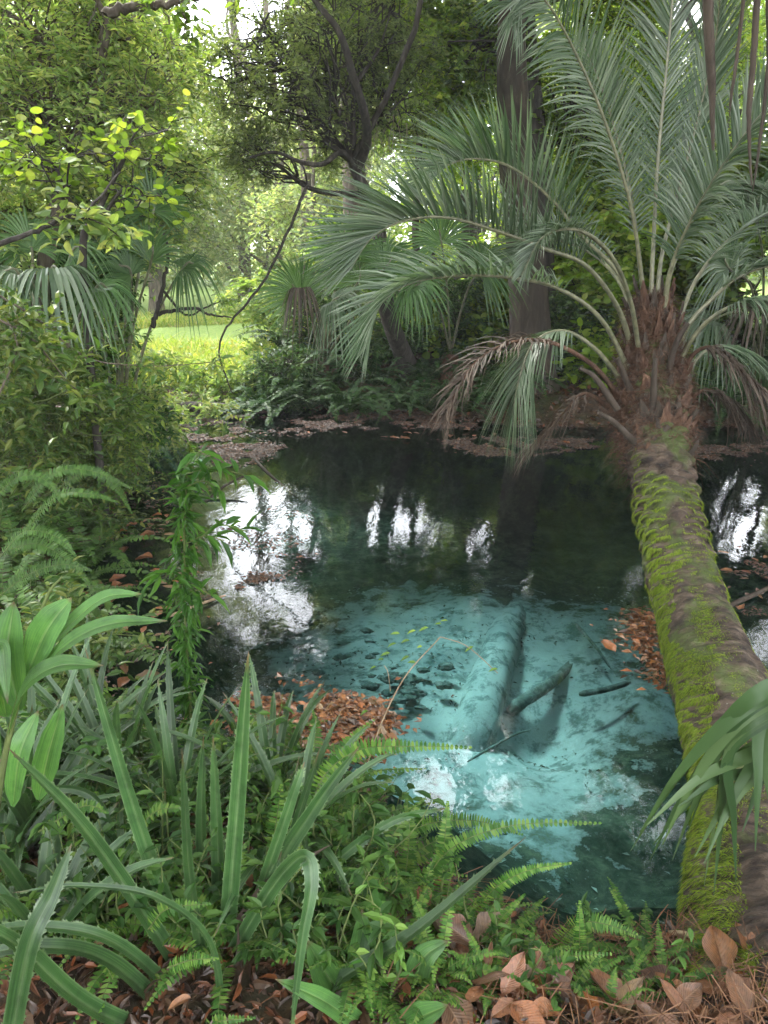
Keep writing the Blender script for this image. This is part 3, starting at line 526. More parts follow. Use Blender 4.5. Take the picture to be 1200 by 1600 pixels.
# marsh plants, uncountable
b = MB(); n = 42000; x = rng.uniform(-9, .8, n); y = 10.6+11*rng.random(n)**1.2; z = height(x, y)
k_ = (z > -.02); x, y, z = x[k_], y[k_], z[k_]; n = len(x); L = rng.uniform(.08, .34, n)*(1+.6*(noise(np.stack([x, y, z], -1), 1.2, 2)))
T = np.linspace(0, 1, 4)[None, :, None]; bend = rnd(n)*np.array([1, 1, 0])*.5
Pp = np.stack([x, y, z], -1)[:, None]+(W3(0, 0, 1)+bend[:, None]*T)*L[:, None, None]*T
Wd = np.cross(rnd(n), W3(0, 0, 1))[:, None]*.014*(1.05-T)*np.ones((1, 4, 1)); ribbons(b, Pp, Wd)
q = rng.random(n) < .55; scatter(b, ROUND, Pp[q, 2], rnd(q.sum())+bend[q]*2, W3(0, 0, 1)+rnd(q.sum())*.3, rng.uniform(.04, .10, q.sum()), rng.uniform(.04, .09, q.sum()))
tag(b.build('marsh_grass', M['marsh']), kind='stuff')
# ------------------------------------------------------------------ the leaning feather palm
TP = [(1290, 1720, 1.22), (1215, 1530, 1.55), (1172, 1260, 2.25), (1128, 1100, 2.75), (1083, 960, 3.35), (1050, 840, 3.8), (1037, 760, 4.15), (1026, 680, 4.45), (1020, 600, 4.68), (1018, 530, 4.78), (1016, 465, 4.84)]
TR = [.25, .215, .190, .175, .162, .150, .150, .165, .15, .11, .06]
tpath = spline([px(*q) for q in TP], 520); trad = np.interp(np.linspace(0, 1, 520), np.linspace(0, 1, len(TR)), TR)
palm = thing('leaning_palm', tpath[0], 'mossy feather palm leaning out low over the turquoise pool with upturned crown', 'palm')
tT = nrm(np.gradient(tpath, axis=0)); tX = nrm(np.cross(tT, W3(0, 0, 1))); tX[:] = nrm(tX); tZ = np.cross(tX, tT)   # tX right, tZ top
arc = np.concatenate([[0], np.cumsum(np.linalg.norm(np.diff(tpath, axis=0), axis=1))]); TL = arc[-1]
def trunk_pt(s, th, off=0.):            # s index 0..519 (float), th angle from top towards the left
    s = np.asarray(s, float); i = np.clip(s.astype(int), 0, 518); f = (s-i)[..., None]
    c = tpath[i]*(1-f)+tpath[i+1]*f; x = tX[i]; z = tZ[i]; r = np.interp(s, np.arange(520), trad)
    n = z*np.cos(th)[..., None]-x*np.sin(th)[..., None]
    return c+n*(r*trunk_rad(s, th)+off)[..., None], n, tT[i]
def trunk_rad(s, th):
    a = np.interp(s, np.arange(520), arc)/TL
    sc = 1/.058; row = arc_at(s)*sc; fr = row-np.floor(row)
    col = th*9/(2*PI)+.5*(np.floor(row) % 2); cf = np.abs((col-np.floor(col))-.5)*2
    boots = (1-fr)**.7*(1-cf**2.2)*.20
    P = np.stack([np.cos(th)*1.0, np.sin(th)*1.0, arc_at(s)*1.0], -1)
    P2 = np.stack([np.cos(th)*1.2, np.sin(th)*1.2, arc_at(s)*26+np.sin(th*3)*.6], -1)
    w_ = sstep(.50, .66, a)
    rings = (.5-np.abs(noise(P2, 1., 2)-.5)*2.4)*.16+(noise(P2*np.array([1, 1, .45]), 1., 2)-.5)*.14
    lumps = (noise(P*np.array([1.2, 1.2, 3.0]), 1.5, 4)-.5)*.30
    flare = sstep(.14, 0, a)*(noise(P, 2.2, 2)-.2)*.5
    return 1+boots*w_+rings*(1-w_*.5)+lumps+flare
def arc_at(s): return np.interp(s, np.arange(520), arc)
SS, TH = np.meshgrid(np.linspace(0, 519, 760), np.linspace(-PI, PI, 121)[:-1], indexing='ij')
V, _, _ = trunk_pt(SS, TH); i, j = np.meshgrid(np.arange(759), np.arange(120), indexing='ij'); j2 = (j+1) % 120
b = MB(); b.add(V, np.stack([i*120+j, i*120+j2, (i+1)*120+j2, (i+1)*120+j], -1).reshape(-1, 4)); to = b.build('trunk', M['palm_trunk'], palm, True)
at = to.data.attributes.new('lc', 'FLOAT_VECTOR', 'POINT'); at.data.foreach_set('vector', np.stack([np.cos(TH)*1.3, np.sin(TH)*1.3, arc_at(SS)*17+.5*np.cos(TH)], -1).reshape(-1, 3).astype(np.float32).ravel())
# moss combed down both flanks
def moss_on(n, lo, hi, cth, sth, thr, Lr, name):
    s = rng.uniform(lo, hi, n); th = rng.normal(cth, sth, n); P, nn, T = trunk_pt(s, th, -.004)
    a = arc_at(s); den = .75*noise(np.stack([np.cos(th)*1.5, np.sin(th)*1.5, a*3.2], -1), 1., 3)+.25*noise(np.stack([np.cos(th)*2, np.sin(th)*2, a*26+np.sin(th)*2], -1), 1.4, 3)+.30*np.exp(-((th-cth)/(.8*sth))**2)
    k_ = den > thr; P, nn, T = P[k_], nn[k_], T[k_]; n = len(P)
    g = W3(0, 0, -1)-nn*(nn@W3(0, 0, -1))[:, None]; side = np.where(th[k_] > 0, -1, 1)
    D = nrm(g+nrm(np.cross(T, nn))*(side*-.5)[:, None]+nn*.38+T*.25*rng.normal(size=(n, 1))-T*.35)
    L = rng.uniform(*Lr, n); t = np.linspace(0, 1, 4)[None, :, None]
    Pp = P[:, None]+D[:, None]*L[:, None, None]*t+W3(0, 0, -1)*(L[:, None, None]*t**2*.35)
    Wd = nrm(np.cross(D, nn+rnd(n)*.4))[:, None]*(.0015*(1.08-t)); b = MB(); ribbons(b, Pp, Wd); o = b.build(name, M['moss'], palm); o['kind'] = 'stuff'
moss_on(230000, 0, 300, 1.05, .95, .60, (.008, .028), 'moss')
moss_on(60000, 20, 290, -1.3, .55, .66, (.008, .026), 'moss')
moss_on(50000, 0, 290, 0.0, .7, .68, (.006, .02), 'moss')
moss_on(30000, 300, 390, 1.2, .6, .78, (.006, .016), 'moss')
# leaf-base boots, fibre and old stubs round the crown
for k_ in range(190):
    s = rng.uniform(325, 512); th = rng.uniform(-2.6, 2.6); P, nn, T = trunk_pt(np.array([s]), np.array([th])); P, nn, T = P[0], nn[0], T[0]
    hi = (s-325)/187; L = rng.uniform(.06, .15)+.10*hi*rng.random(); D = nrm(T*(.75+.4*hi)+nn*rng.uniform(.25, .75)+rng.normal(size=3)*.12)
    wv = nrm(np.cross(D, nn))*rng.uniform(.022, .04); t = np.linspace(0, 1, 5); Pp = (P-nn*.02)+D*L*t[:, None]+nn*(.02*np.sin(PI*t))[:, None]
    Wd = wv*np.interp(t, [0, .5, .85, 1], [1.1, .75, .4, .15])[:, None]
    b = MB(); lf = nn*-.014*np.ones((5, 1)); ribbons(b, Pp[None], Wd[None], lf[None]); ribbons(b, (Pp-nn*.012)[None], Wd[None]*.9)
    b.build('leaf_base', M['fibre'] if rng.random() < .6 else M['bark_brown'], palm, True)
n = 9000; s = 330+189*rng.random(n)**.7; th = rng.uniform(-PI, PI, n); P, nn, T = trunk_pt(s, th, -.01); D = nrm(T*rng.uniform(-.6, 1.1, (n, 1))+nn*rng.uniform(.1, 1.1, (n, 1))+rnd(n)*.5)
t = np.linspace(0, 1, 5)[None, :, None]; L = rng.uniform(.04, .17, n)[:, None, None]; Pp = P[:, None]+D[:, None]*L*t+rng.normal(size=(n, 5, 3))*.008+W3(0, 0, -1)*L*t**2*.5
Wd = nrm(np.cross(D, rnd(n)))[:, None]*.0024*(1.2-t); b = MB(); ribbons(b, Pp, Wd); b.build('fibre', M['fibre'], palm)['kind'] = 'stuff'
def frond(parent, pts, nl, L0, side_l=1., side_r=1., bare=.3, V=.55, droop=.25, wd=.011, hint=(0, 0, 1), m='palm', dead=False, stalk_r=.011, a0=1.15, a1=.45, jit=.06, tw=0., name='frond'):
    R = spline([px(*q) for q in pts], 90); T = nrm(np.gradient(R, axis=0)); hn = np.asarray(hint, float)
    Nn = nrm(hn-(T@hn)[:, None]*T)
    for q in range(1, 90):              # keep the frame from flipping where the rachis points down
        v = Nn[q-1]-(Nn[q-1]@T[q])*T[q]; Nn[q] = nrm(.86*nrm(v)+.14*Nn[q]*(1 if Nn[q]@v > 0 else -1)); Nn[q] = nrm(Nn[q]-(Nn[q]@T[q])*T[q])
    S = np.cross(T, Nn); b = MB()
    if tw: c_, s_ = math.cos(tw), math.sin(tw); Nn, S = Nn*c_+S*s_, S*c_-Nn*s_
    for sg, fac in ((1, side_r), (-1, side_l)):
        if fac <= 0: continue
        u = np.linspace(bare, .995, nl)+rng.normal(size=nl)*.002; u = np.clip(u, 0, 1); i = (u*89).astype(int); q = (u-bare)/(1-bare)
        al = a0+(a1-a0)*q+rng.normal(size=nl)*jit; Vv = V+rng.normal(size=nl)*jit*1.5
        D = T[i]*np.cos(al)[:, None]+(sg*S[i]*np.cos(Vv)[:, None]+Nn[i]*np.sin(Vv)[:, None])*np.sin(al)[:, None]
        L = L0*fac*np.interp(q, [0, .12, .45, .8, 1], [.45, .85, 1, .75, .42])*rng.uniform(.86, 1.08, nl); t = np.linspace(0, 1, 7)
        if dead: L *= rng.uniform(.4, 1, nl)
        P = R[i][:, None]+D[:, None]*(L[:, None]*t)[..., None]+W3(0, 0, -1)*(droop*(1+.5*rng.normal(size=nl)*.4)[:, None]*L[:, None]*t**2)[..., None]
        if dead: P += np.cumsum(rng.normal(size=P.shape)*.006, 1)
        up = np.cross(sg*np.cross(T[i], D), D); wv = nrm(T[i]-(np.sum(T[i]*D, 1)[:, None])*D)*.75+nrm(np.cross(D, T[i]))*.25
        prof = np.interp(t, [0, .12, .55, 1], [.55, 1, .72, .05]); Wd = nrm(wv)[:, None]*(wd*prof)[None, :, None]*np.interp(q, [0, .5, 1], [.8, 1, .55])[:, None, None]
        lf = nrm(np.cross(D, wv))[:, None]*(wd*.45*prof)[None, :, None]*(1 if rng.random() < 2 else 1); ribbons(b, P, Wd, lf)
    o = b.build(name, M[m], parent)
    sb = MB(); tube(sb, R, np.interp(np.linspace(0, 1, 90), [0, .06, bare, 1], [stalk_r*2.2, stalk_r*1.35, stalk_r, stalk_r*.25]), 6)
    so = sb.build('stalk', M['petiole' if not dead else 'fibre'], None, True); so.parent = o; return o
Y0 = 4.8
FR = [
 # upright ones
 dict(pts=[(1006, 520, Y0), (1003, 440, Y0-.02), (985, 320, Y0-.1), (945, 190, Y0-.2), (900, 85, Y0-.32), (855, 5, Y0-.5), (820, -20, Y0-.6), (795, 10, Y0-.68)], nl=78, L0=.62, bare=.28, V=.35, droop=.30, hint=(.35, -1, .15), side_l=.75, side_r=1.0, a0=.85, a1=.6),
 dict(pts=[(1016, 500, Y0), (1020, 400, Y0+.02), (1028, 250, Y0+.05), (1042, 100, Y0+.1), (1052, -20, Y0+.1), (1056, -140, Y0+.1)], nl=70, L0=.5, bare=.32, V=.3, droop=.2, hint=(.2, 1, .1), a0=.7, a1=.4),
 dict(pts=[(1024, 500, Y0), (1034, 400, Y0+.05), (1060, 300, Y0+.1), (1092, 180, Y0+.15), (1118, 60, Y0+.1), (1130, -60, Y0)], nl=70, L0=.5, bare=.3, V=.3, droop=.15, hint=(-.3, -1, .3), a0=.55, a1=.35, side_r=.8),
 dict(pts=[(1034, 530, Y0-.05), (1046, 430, Y0-.1), (1080, 345, Y0-.2), (1128, 262, Y0-.35), (1190, 178, Y0-.5), (1270, 90, Y0-.65)], nl=78, L0=.55, bare=.26, V=.5, droop=.3, hint=(-.7, -.5, .5), a0=1.0, a1=.6, stalk_r=.013),
 dict(pts=[(1010, 510, Y0), (1000, 420, Y0+.2), (985, 300, Y0+.5), (960, 200, Y0+.8), (930, 110, Y0+1.0), (905, 60, Y0+1.2)], nl=60, L0=.5, V=.3, hint=(0, -1, .4), a0=.8, a1=.5),
 dict(pts=[(1028, 510, Y0), (1050, 420, Y0+.3), (1090, 330, Y0+.6), (1135, 285, Y0+.8), (1170, 300, Y0+.9), (1200, 345, Y0+1.0)], nl=60, L0=.42, V=.3, droop=.5, hint=(.2, 0, 1)),
 # left, arching
 dict(pts=[(1000, 520, Y0-.02), (968, 430, Y0-.05), (910, 370, Y0-.1), (860, 310, Y0-.2), (800, 262, Y0-.3), (745, 248, Y0-.4), (700, 258, Y0-.48), (668, 290, Y0-.52)], nl=84, L0=.50, bare=.3, V=.95, droop=.12, hint=(-.2, -.15, 1), a0=1.05, a1=.55),
 dict(pts=[(992, 560, Y0-.05), (965, 480, Y0-.15), (915, 415, Y0-.3), (850, 388, Y0-.45), (780, 362, Y0-.62), (700, 340, Y0-.8), (630, 345, Y0-.95), (580, 372, Y0-1.02), (548, 420, Y0-1.06)], nl=96, L0=.54, bare=.27, V=1.0, droop=.10, hint=(-.1, -.25, 1), a0=1.05, a1=.5, stalk_r=.013),
 dict(pts=[(985, 585, Y0-.08), (940, 500, Y0-.25), (870, 450, Y0-.4), (780, 432, Y0-.55), (700, 432, Y0-.7), (635, 445, Y0-.8), (592, 480, Y0-.86), (572, 545, Y0-.9)], nl=84, L0=.38, bare=.28, V=.8, droop=.28, hint=(0, -.25, 1), a0=1.1, a1=.5),
 dict(pts=[(995, 540, Y0), (975, 455, Y0+.2), (930, 400, Y0+.4), (870, 375, Y0+.6), (830, 385, Y0+.7), (800, 410, Y0+.8)], nl=54, L0=.38, bare=.35, V=.7, droop=.2),
 dict(pts=[(975, 600, Y0-.05), (930, 545, Y0-.15), (880, 517, Y0-.2), (835, 535, Y0-.25), (812, 590, Y0-.3), (800, 650, Y0-.3)], nl=60, L0=.4, bare=.35, V=.1, droop=.7),
 dict(pts=[(968, 620, Y0-.1), (925, 570, Y0-.25), (860, 535, Y0-.4), (800, 535, Y0-.5), (745, 565, Y0-.6), (712, 615, Y0-.65), (700, 650, Y0-.67)], nl=66, L0=.3, bare=.33, V=.35, droop=.5, m='palm_dead', stalk_r=.012, dead=True),
 dict(pts=[(1000, 560, Y0-.1), (985, 470, Y0-.3), (955, 400, Y0-.5), (905, 360, Y0-.7), (850, 370, Y0-.9), (815, 430, Y0-1.0)], nl=50, L0=.26, bare=.55, V=.6, droop=.25, side_r=.6),
 dict(pts=[(955, 640, Y0), (915, 615, Y0-.05), (885, 640, Y0-.05), (850, 680, Y0), (820, 705, Y0)], nl=44, L0=.3, bare=.3, V=.2, droop=.6, m='palm_dead', dead=True),
 # right, arching
 dict(pts=[(1040, 560, Y0), (1062, 500, Y0), (1092, 430, Y0+.1), (1150, 365, Y0+.2), (1215, 330, Y0+.3), (1290, 330, Y0+.3)], nl=66, L0=.45, bare=.45, V=.5, droop=.35),
 dict(pts=[(1046, 580, Y0-.05), (1075, 510, Y0-.1), (1110, 470, Y0-.1), (1160, 430, Y0-.15), (1240, 410, Y0-.2), (1330, 430, Y0-.2)], nl=60, L0=.42, bare=.5, V=.4, droop=.4),
 dict(pts=[(1050, 590, Y0-.1), (1085, 525, Y0-.2), (1130, 485, Y0-.3), (1190, 468, Y0-.4), (1260, 480, Y0-.4)], nl=50, L0=.4, bare=.55, V=.2, droop=.6),
 dict(pts=[(1060, 600, Y0-.05), (1085, 552, Y0-.1), (1120, 545, Y0-.15), (1160, 580, Y0-.2), (1200, 625, Y0-.25), (1240, 690, Y0-.25)], nl=66, L0=.45, bare=.3, V=.15, droop=.7, m='palm_dead', dead=True),
 dict(pts=[(1058, 620, Y0+.1), (1090, 560, Y0+.3), (1130, 540, Y0+.4), (1175, 560, Y0+.5), (1210, 610, Y0+.6)], nl=50, L0=.42, bare=.3, V=.15, droop=.8),
 dict(pts=[(1062, 640, Y0+.0), (1100, 610, Y0+.1), (1140, 625, Y0+.1), (1175, 670, Y0+.15)], nl=44, L0=.34, bare=.3, V=.1, droop=.8, m='palm_dead', dead=True),
]
for f in FR: f['nl'] = int(f['nl']*1.25); frond(palm, wd=.0088, **f)
for q in [[(1040, 600, 4.6), (1055, 540, 4.5), (1075, 505, 4.45)], [(985, 610, 4.55), (965, 560, 4.5)], [(1020, 640, 4.4), (1022, 590, 4.35), (1024, 560, 4.35)], [(1000, 700, 4.3), (960, 660, 4.25), (935, 645, 4.2)], [(1060, 680, 4.4), (1090, 640, 4.35)], [(965, 640, 4.5), (930, 590, 4.5), (905, 575, 4.5)]]:
    b = MB(); P = spline([px(*a) for a in q], 10); tube(b, P, np.linspace(.022, .012, 10), 6); b.build('leaf_stub', M['bark_brown'], palm, True)

# ------------------------------------------------------------------ fan palms
def fan_leaf(parent, H, axis_, normal, L, nseg=38, spread=2.0, droop=.5, m='fan', foot=None, ragged=.1, stalk_r=.012, cup=.25, wmul=1., name='fan_leaf'):
    ax = nrm(np.asarray(axis_, float)); nn = np.asarray(normal, float); nn = nrm(nn-(nn@ax)*ax); sd = np.cross(ax, nn); H = np.asarray(H, float)
    a = np.linspace(-spread, spread, nseg)+rng.normal(size=nseg)*.015; D = ax*np.cos(a)[:, None]+sd*np.sin(a)[:, None]+nn*(cup*np.abs(np.sin(a/2)))[:, None]; D = nrm(D)
    Ls = L*(1-.35*(np.abs(a)/spread)**2)*rng.uniform(1-ragged, 1+ragged*.4, nseg); t = np.linspace(0, 1, 9)
    P = H+D[:, None]*(Ls[:, None]*t)[..., None]+W3(0, 0, -1)*(droop*Ls[:, None]*rng.uniform(.6, 1.4, nseg)[:, None]*np.maximum(t-.35, 0)**1.6*1.7)[..., None]
    da = 2*spread/nseg; prof = np.minimum(t*.95, .5)*math.tan(da/2)*1.15; prof = prof*np.interp(t, [0, .5, .75, 1], [1, 1, .62, .04])*wmul
    wv = nrm(np.cross(nn, D)); Wd = wv[:, None]*(Ls[:, None]*prof)[..., None]; lf = nn*np.ones_like(P)*(Ls[:, None]*prof*.55)[..., None]
    b = MB(); ribbons(b, P, Wd, lf); o = b.build(name, M[m], parent)
    if foot is not None:
        sb = MB(); F_ = np.asarray(foot, float); mid = (F_+H)/2+W3(0, 0, .12*np.linalg.norm(H-F_)); R = spline([F_, mid, H, H+ax*L*.25], 20); tube(sb, R, np.linspace(stalk_r*1.3, stalk_r*.5, 20), 6); s_ = sb.build('stalk', M['petiole'], None, True); s_.parent = o
    return o
def fan_palm(label, foot, leaves, group=None):
    foot = np.asarray(foot, float); t = thing('fan_palm', foot, label, 'palm', group)
    b = MB(); top = foot+W3(0, 0, .35); tube(b, limb_path(foot-W3(0, 0, .1), top, 8, .03), np.linspace(.14, .11, 8), 10); b.build('trunk', M['fibre'], t, True)
    for lf in leaves: fan_leaf(t, foot=top, **lf)
    return t
def pl(u, v, Y, ax, nn, L, **k): return dict(H=px(u, v, Y), axis_=ax, normal=nn, L=L, **k)
f0 = base_at(190, 6.5)
fan_palm('fan palm with one big lit fan leaf rising above the left shrubs', f0, [
    pl(236, 410, 6.0, (.25, -.2, .9), (-.3, -1, .2), .50, droop=.35, spread=1.3, nseg=30, m='fan'),
    pl(205, 430, 6.1, (-.6, -.2, .6), (.2, -.8, .6), .45, droop=.9), pl(285, 420, 6.3, (.8, -.1, .35), (0, -.6, .8), .42, droop=1.1),
    pl(180, 380, 6.5, (-.4, 0, .9), (0, -1, .2), .48, droop=.5), pl(130, 400, 6.5, (-.8, 0, .5), (0, -1, .5), .46, droop=.6), pl(240, 330, 6.8, (.2, 0, 1), (0, -1, .1), .45, droop=.3)])
f0 = base_at(70, 5.4)
fan_palm('fan palm at the far left with pale drooping split leaves', f0, [
    pl(80, 425, 5.0, (.5, -.5, .1), (.2, -.3, 1), .46, droop=1.5, nseg=26, m='palm'), pl(30, 430, 5.0, (-.5, -.5, .2), (0, -.3, 1), .4, droop=1.3, m='palm'),
    pl(110, 400, 5.6, (.6, 0, .5), (0, -.6, 1), .42, droop=1.0), pl(50, 390, 5.8, (-.2, 0, 1), (0, -1, .2), .45, droop=.5), pl(150, 450, 5.3, (.8, -.3, .0), (0, -.4, 1), .38, droop=1.2)])
f0 = base_at(505, 10.0)
fan_palm('fan palm behind the far fern bank with a collapsed brown leaf', f0, [
    pl(470, 462, 8.2, (-.45, -.3, .65), (-.1, -1, .3), .62, droop=.25, spread=1.7), pl(548, 400, 8.4, (-.35, -.2, .8), (-.2, -1, .3), .66, droop=.25, spread=1.9, nseg=44),
    pl(470, 452, 8.1, (.15, -.9, .15), (0, -.2, 1), .3, droop=2.2, m='palm_dead', nseg=34, spread=2.2, wmul=1.2), pl(520, 470, 8.3, (.6, -.4, .3), (0, -.5, 1), .6, droop=1.2, m='palm'),
    pl(600, 420, 8.7, (.5, -.1, .7), (0, -1, .3), .62, droop=.5), pl(560, 440, 8.8, (.1, .1, 1), (0, -1, .1), .7, droop=.4), pl(640, 450, 8.6, (.7, -.3, .3), (0, -.6, 1), .6, droop=.9)])
f0 = base_at(700, 9.9)
fan_palm('fan palm hidden behind the feather palm fronds at the far bank', f0, [
    pl(690, 380, 8.9, (-.2, -.2, .9), (0, -1, .2), .6, droop=.4), pl(750, 420, 8.8, (.5, -.2, .6), (0, -1, .4), .6, droop=.7), pl(660, 440, 8.7, (-.6, -.3, .3), (0, -.7, .7), .6, droop=.9)])
f0 = base_at(1170, 9.4)
fan_palm('shaded fan palm at the right edge behind the drooping brown fronds', f0, [
    pl(1140, 420, 7.2, (-.5, -.3, .6), (0, -1, .4), .6, droop=.7, m='palm'), pl(1180, 330, 7.5, (.1, -.2, 1), (0, -1, .2), .65, droop=.6, m='palm'), pl(1190, 470, 7.0, (.3, -.6, .2), (0, -.4, 1), .6, droop=1.3, m='palm_dead'), pl(1110, 500, 7.2, (-.7, -.3, .1), (0, -.5, 1), .55, droop=1.3, m='palm')])
# near frond hanging in from the right
t = thing('fan_palm', px(1420, 1330, 1.15), 'nearest palm leaf hanging in from the right edge across the mossy trunk', 'palm')
b = MB(); tube(b, spline([px(1500, 1500, 1.2), px(1420, 1330, 1.15), px(1370, 1150, 1.18)], 10), np.linspace(.05, .02, 10), 8); b.build('trunk', M['fibre'], t, True)
H = px(1345, 1075, 1.28); tg = [(985, 1330, 1.42), (1000, 1300, 1.30), (1015, 1345, 1.38), (1035, 1320, 1.3), (1050, 1345, 1.4), (1075, 1300, 1.42), (1100, 1385, 1.45), (1115, 1400, 1.36), (1150, 1380, 1.3), (1180, 1330, 1.25), (1220, 1400, 1.3), (1260, 1450, 1.3), (1045, 1290, 1.36), (1010, 1290, 1.22), (1085, 1340, 1.32), (1300, 1440, 1.3), (1130, 1290, 1.3), (1060, 1260, 1.28), (1100, 1350, 1.27), (1020, 1320, 1.46), (1090, 1250, 1.4), (1160, 1300, 1.35)]
pp = []; ww = []
tt = np.linspace(0, 1, 22)
for q, (u, v, Yd) in enumerate(tg):
    E = px(u, v, Yd); lead = px(1165-3*q if q < 9 else 1190+3*(q-9), 1098+9*(q % 9)+(30 if q > 8 else 0), 1.24+.01*q); P = spline([H, H*.5+lead*.5+W3(0, 0, .035), lead, lead*.42+E*.58+W3(-.005, 0, .028), E], 22); pp.append(P)
    T = nrm(np.gradient(P, axis=0)); ww.append(nrm(np.cross(T, W3(.25, -.75, .8)))*(.0165*np.interp(tt, [0, .25, .6, 1], [.5, 1, .85, .05]))[:, None])
pp = np.array(pp); ww = np.array(ww); lf = np.zeros_like(pp)+W3(0, -.6, .8)*.35*np.linalg.norm(ww, axis=2)[..., None]
b = MB(); ribbons(b, pp, ww, lf); b.build('fan_leaf', M['fan_near'], t, True)
# ------------------------------------------------------------------ ferns
def fern_frond(mb, P, wd, n=34, m=0, droopy=.2, ruffle=.12, hint=(0, 0, 1)):
    """once-pinnate frond along path P (K,3); wd = half width"""
    R = spline(P, 60); T = nrm(np.gradient(R, axis=0)); S = nrm(np.cross(T, np.array(hint)+rng.normal(size=3)*.15)); Nn = np.cross(S, T)
    u = np.linspace(.06, .99, n); i = (u*59).astype(int); prof = wd*np.interp(u, [0, .15, .6, 1], [.55, 1, .85, .12])
    step = np.linalg.norm(np.diff(R, axis=0), axis=1).sum()/n
    for sg in (1, -1):
        D = sg*S[i]+T[i]*.22+Nn[i]*.12+W3(0, 0, -droopy)+rng.normal(size=(n, 3))*ruffle
        scatter(mb, PINNA, R[i], D, Nn[i]+rng.normal(size=(n, 3))*.12, prof*rng.uniform(.88, 1.08, n), step*1.12, m)
    tube(mb, R[::4], np.linspace(.0022, .0008, 15), 4, 1, cap=False)
PINNA = (np.array([[-.30, 0, 0], [.42, 0, .02], [.40, .5, .03], [.05, 1, -.06], [-.32, .55, 0.02]]), np.array([[0, 1, 2], [0, 2, 4], [4, 2, 3]]))
def fern_proto(nf, L, wd, matn, arch=1., npin=34, seed=0):
    out = []
    for k_ in range(nf):
        a = rng.uniform(0, 2*PI); l = L*rng.uniform(.6, 1.1); el = rng.uniform(.5, 1.35); t = np.linspace(0, 1, 6)
        h = W3(math.cos(a), math.sin(a), 0)
        P = h*(l*(t*math.cos(el)+.25*arch*t**2))[:, None]+W3(0, 0, 1)*(l*(t*math.sin(el)-arch*.62*t**2.2))[:, None]+rng.normal(size=(6, 3))*.012*l*t[:, None]
        mb = MB(); fern_frond(mb, P, wd, npin); out.append(mb.mesh('frond', [M[matn], M['stem']]))
    return out
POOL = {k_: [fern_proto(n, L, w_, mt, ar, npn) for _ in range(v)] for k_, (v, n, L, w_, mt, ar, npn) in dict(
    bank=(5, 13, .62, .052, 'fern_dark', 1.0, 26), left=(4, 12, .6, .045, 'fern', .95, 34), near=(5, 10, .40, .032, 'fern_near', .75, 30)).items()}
def fern(kind, x, y, s, label, group=None, z=None):
    z = hz(x, y) if z is None else z; t = thing('sword_fern', (x, y, z-.01), label, 'fern', group)
    for me in random.choice(POOL[kind]):
        o = bpy.data.objects.new('frond', me); COL.objects.link(o); o.parent = t
    t.scale = (s, s, s*rng.uniform(.85, 1.1)); t.rotation_euler = (rng.normal()*.1, rng.normal()*.1, rng.uniform(0, 2*PI)); return t
# fern bank across the pool
bank_pts = []
for u in np.linspace(418, 800, 17): bank_pts.append((u+rng.normal()*6, 9.25+rng.normal()*.08+.25*abs(u-600)/200*(u < 600), 1.45))
for u in np.linspace(430, 880, 17): bank_pts.append((u+rng.normal()*8, 9.8+rng.normal()*.1, 1.75))
for u in np.linspace(450, 980, 14): bank_pts.append((u+rng.normal()*8, 10.5+rng.normal()*.15, 2.0))
for u in np.linspace(1090, 1215, 5): bank_pts.append((u, 9.2+rng.normal()*.3, 1.7))
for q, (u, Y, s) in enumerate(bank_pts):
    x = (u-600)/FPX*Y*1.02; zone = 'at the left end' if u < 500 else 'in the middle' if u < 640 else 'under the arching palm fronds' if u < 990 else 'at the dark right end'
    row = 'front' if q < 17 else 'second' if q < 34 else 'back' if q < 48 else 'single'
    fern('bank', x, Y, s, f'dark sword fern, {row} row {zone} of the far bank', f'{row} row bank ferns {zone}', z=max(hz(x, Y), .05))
for q, (u, Y, h, lab) in enumerate([(440, 9.9, .75, 'dark bush at the left end of the far fern bank'), (520, 10.5, 1.0, 'dark bush behind the ferns under the collapsed palm leaf'), (610, 10.2, .9, 'dark bush in the middle of the far fern bank'), (700, 10.4, 1.0, 'dark bush behind the arching brown palm frond'), (880, 10.2, .8, 'dark bush on the far bank directly left of the palm crown'), (1150, 9.6, 1.1, 'dark bush on the far bank right of the palm crown')]):
    x = (u-600)/FPX*Y*1.02; b_ = W3(x, Y, hz(x, Y)); tree('waterside_bush', lab, 'bush', b_, [b_, b_+W3(.05, 0, h*.4), b_+W3(0, .05, h*.8)], .02, [(x+rng.normal()*.12, Y+rng.normal()*.1, b_[2]+h*f, .5, .35, h*.16, 22) for f in (.25, .55, .85)], k=6, m=9, tl=.22, ll=.075, lw=.034, lm='bush_leaf', bm='bark_dark', droop=.35, check=False)
# ferns on the left bank
fx = thing('sword_fern', px(20, 830, 3.3), 'large fern with long pale fronds arching over the dark inlet at left', 'fern')
for P in [[(40, 790, 3.5), (80, 742, 3.5), (140, 735, 3.55), (210, 765, 3.6)], [(95, 760, 3.7), (140, 735, 3.7), (180, 760, 3.7), (208, 805, 3.7)], [(40, 830, 3.4), (90, 775, 3.4), (140, 772, 3.4), (185, 785, 3.4)], [(10, 860, 3.2), (60, 850, 3.2), (110, 880, 3.2), (150, 925, 3.2)], [(0, 930, 3.0), (50, 895, 3.0), (100, 882, 3.0), (145, 892, 3.0)], [(-10, 780, 3.4), (30, 745, 3.4), (70, 750, 3.4), (100, 790, 3.4)], [(0, 870, 3.1), (40, 830, 3.1), (90, 840, 3.1), (120, 870, 3.1)]]:
    mb = MB(); fern_frond(mb, [px(*q) for q in P], .040, 60, 0, .08, .07, (0, -.7, .7)); mb.build('frond', [M['fern'], M['stem']], fx)
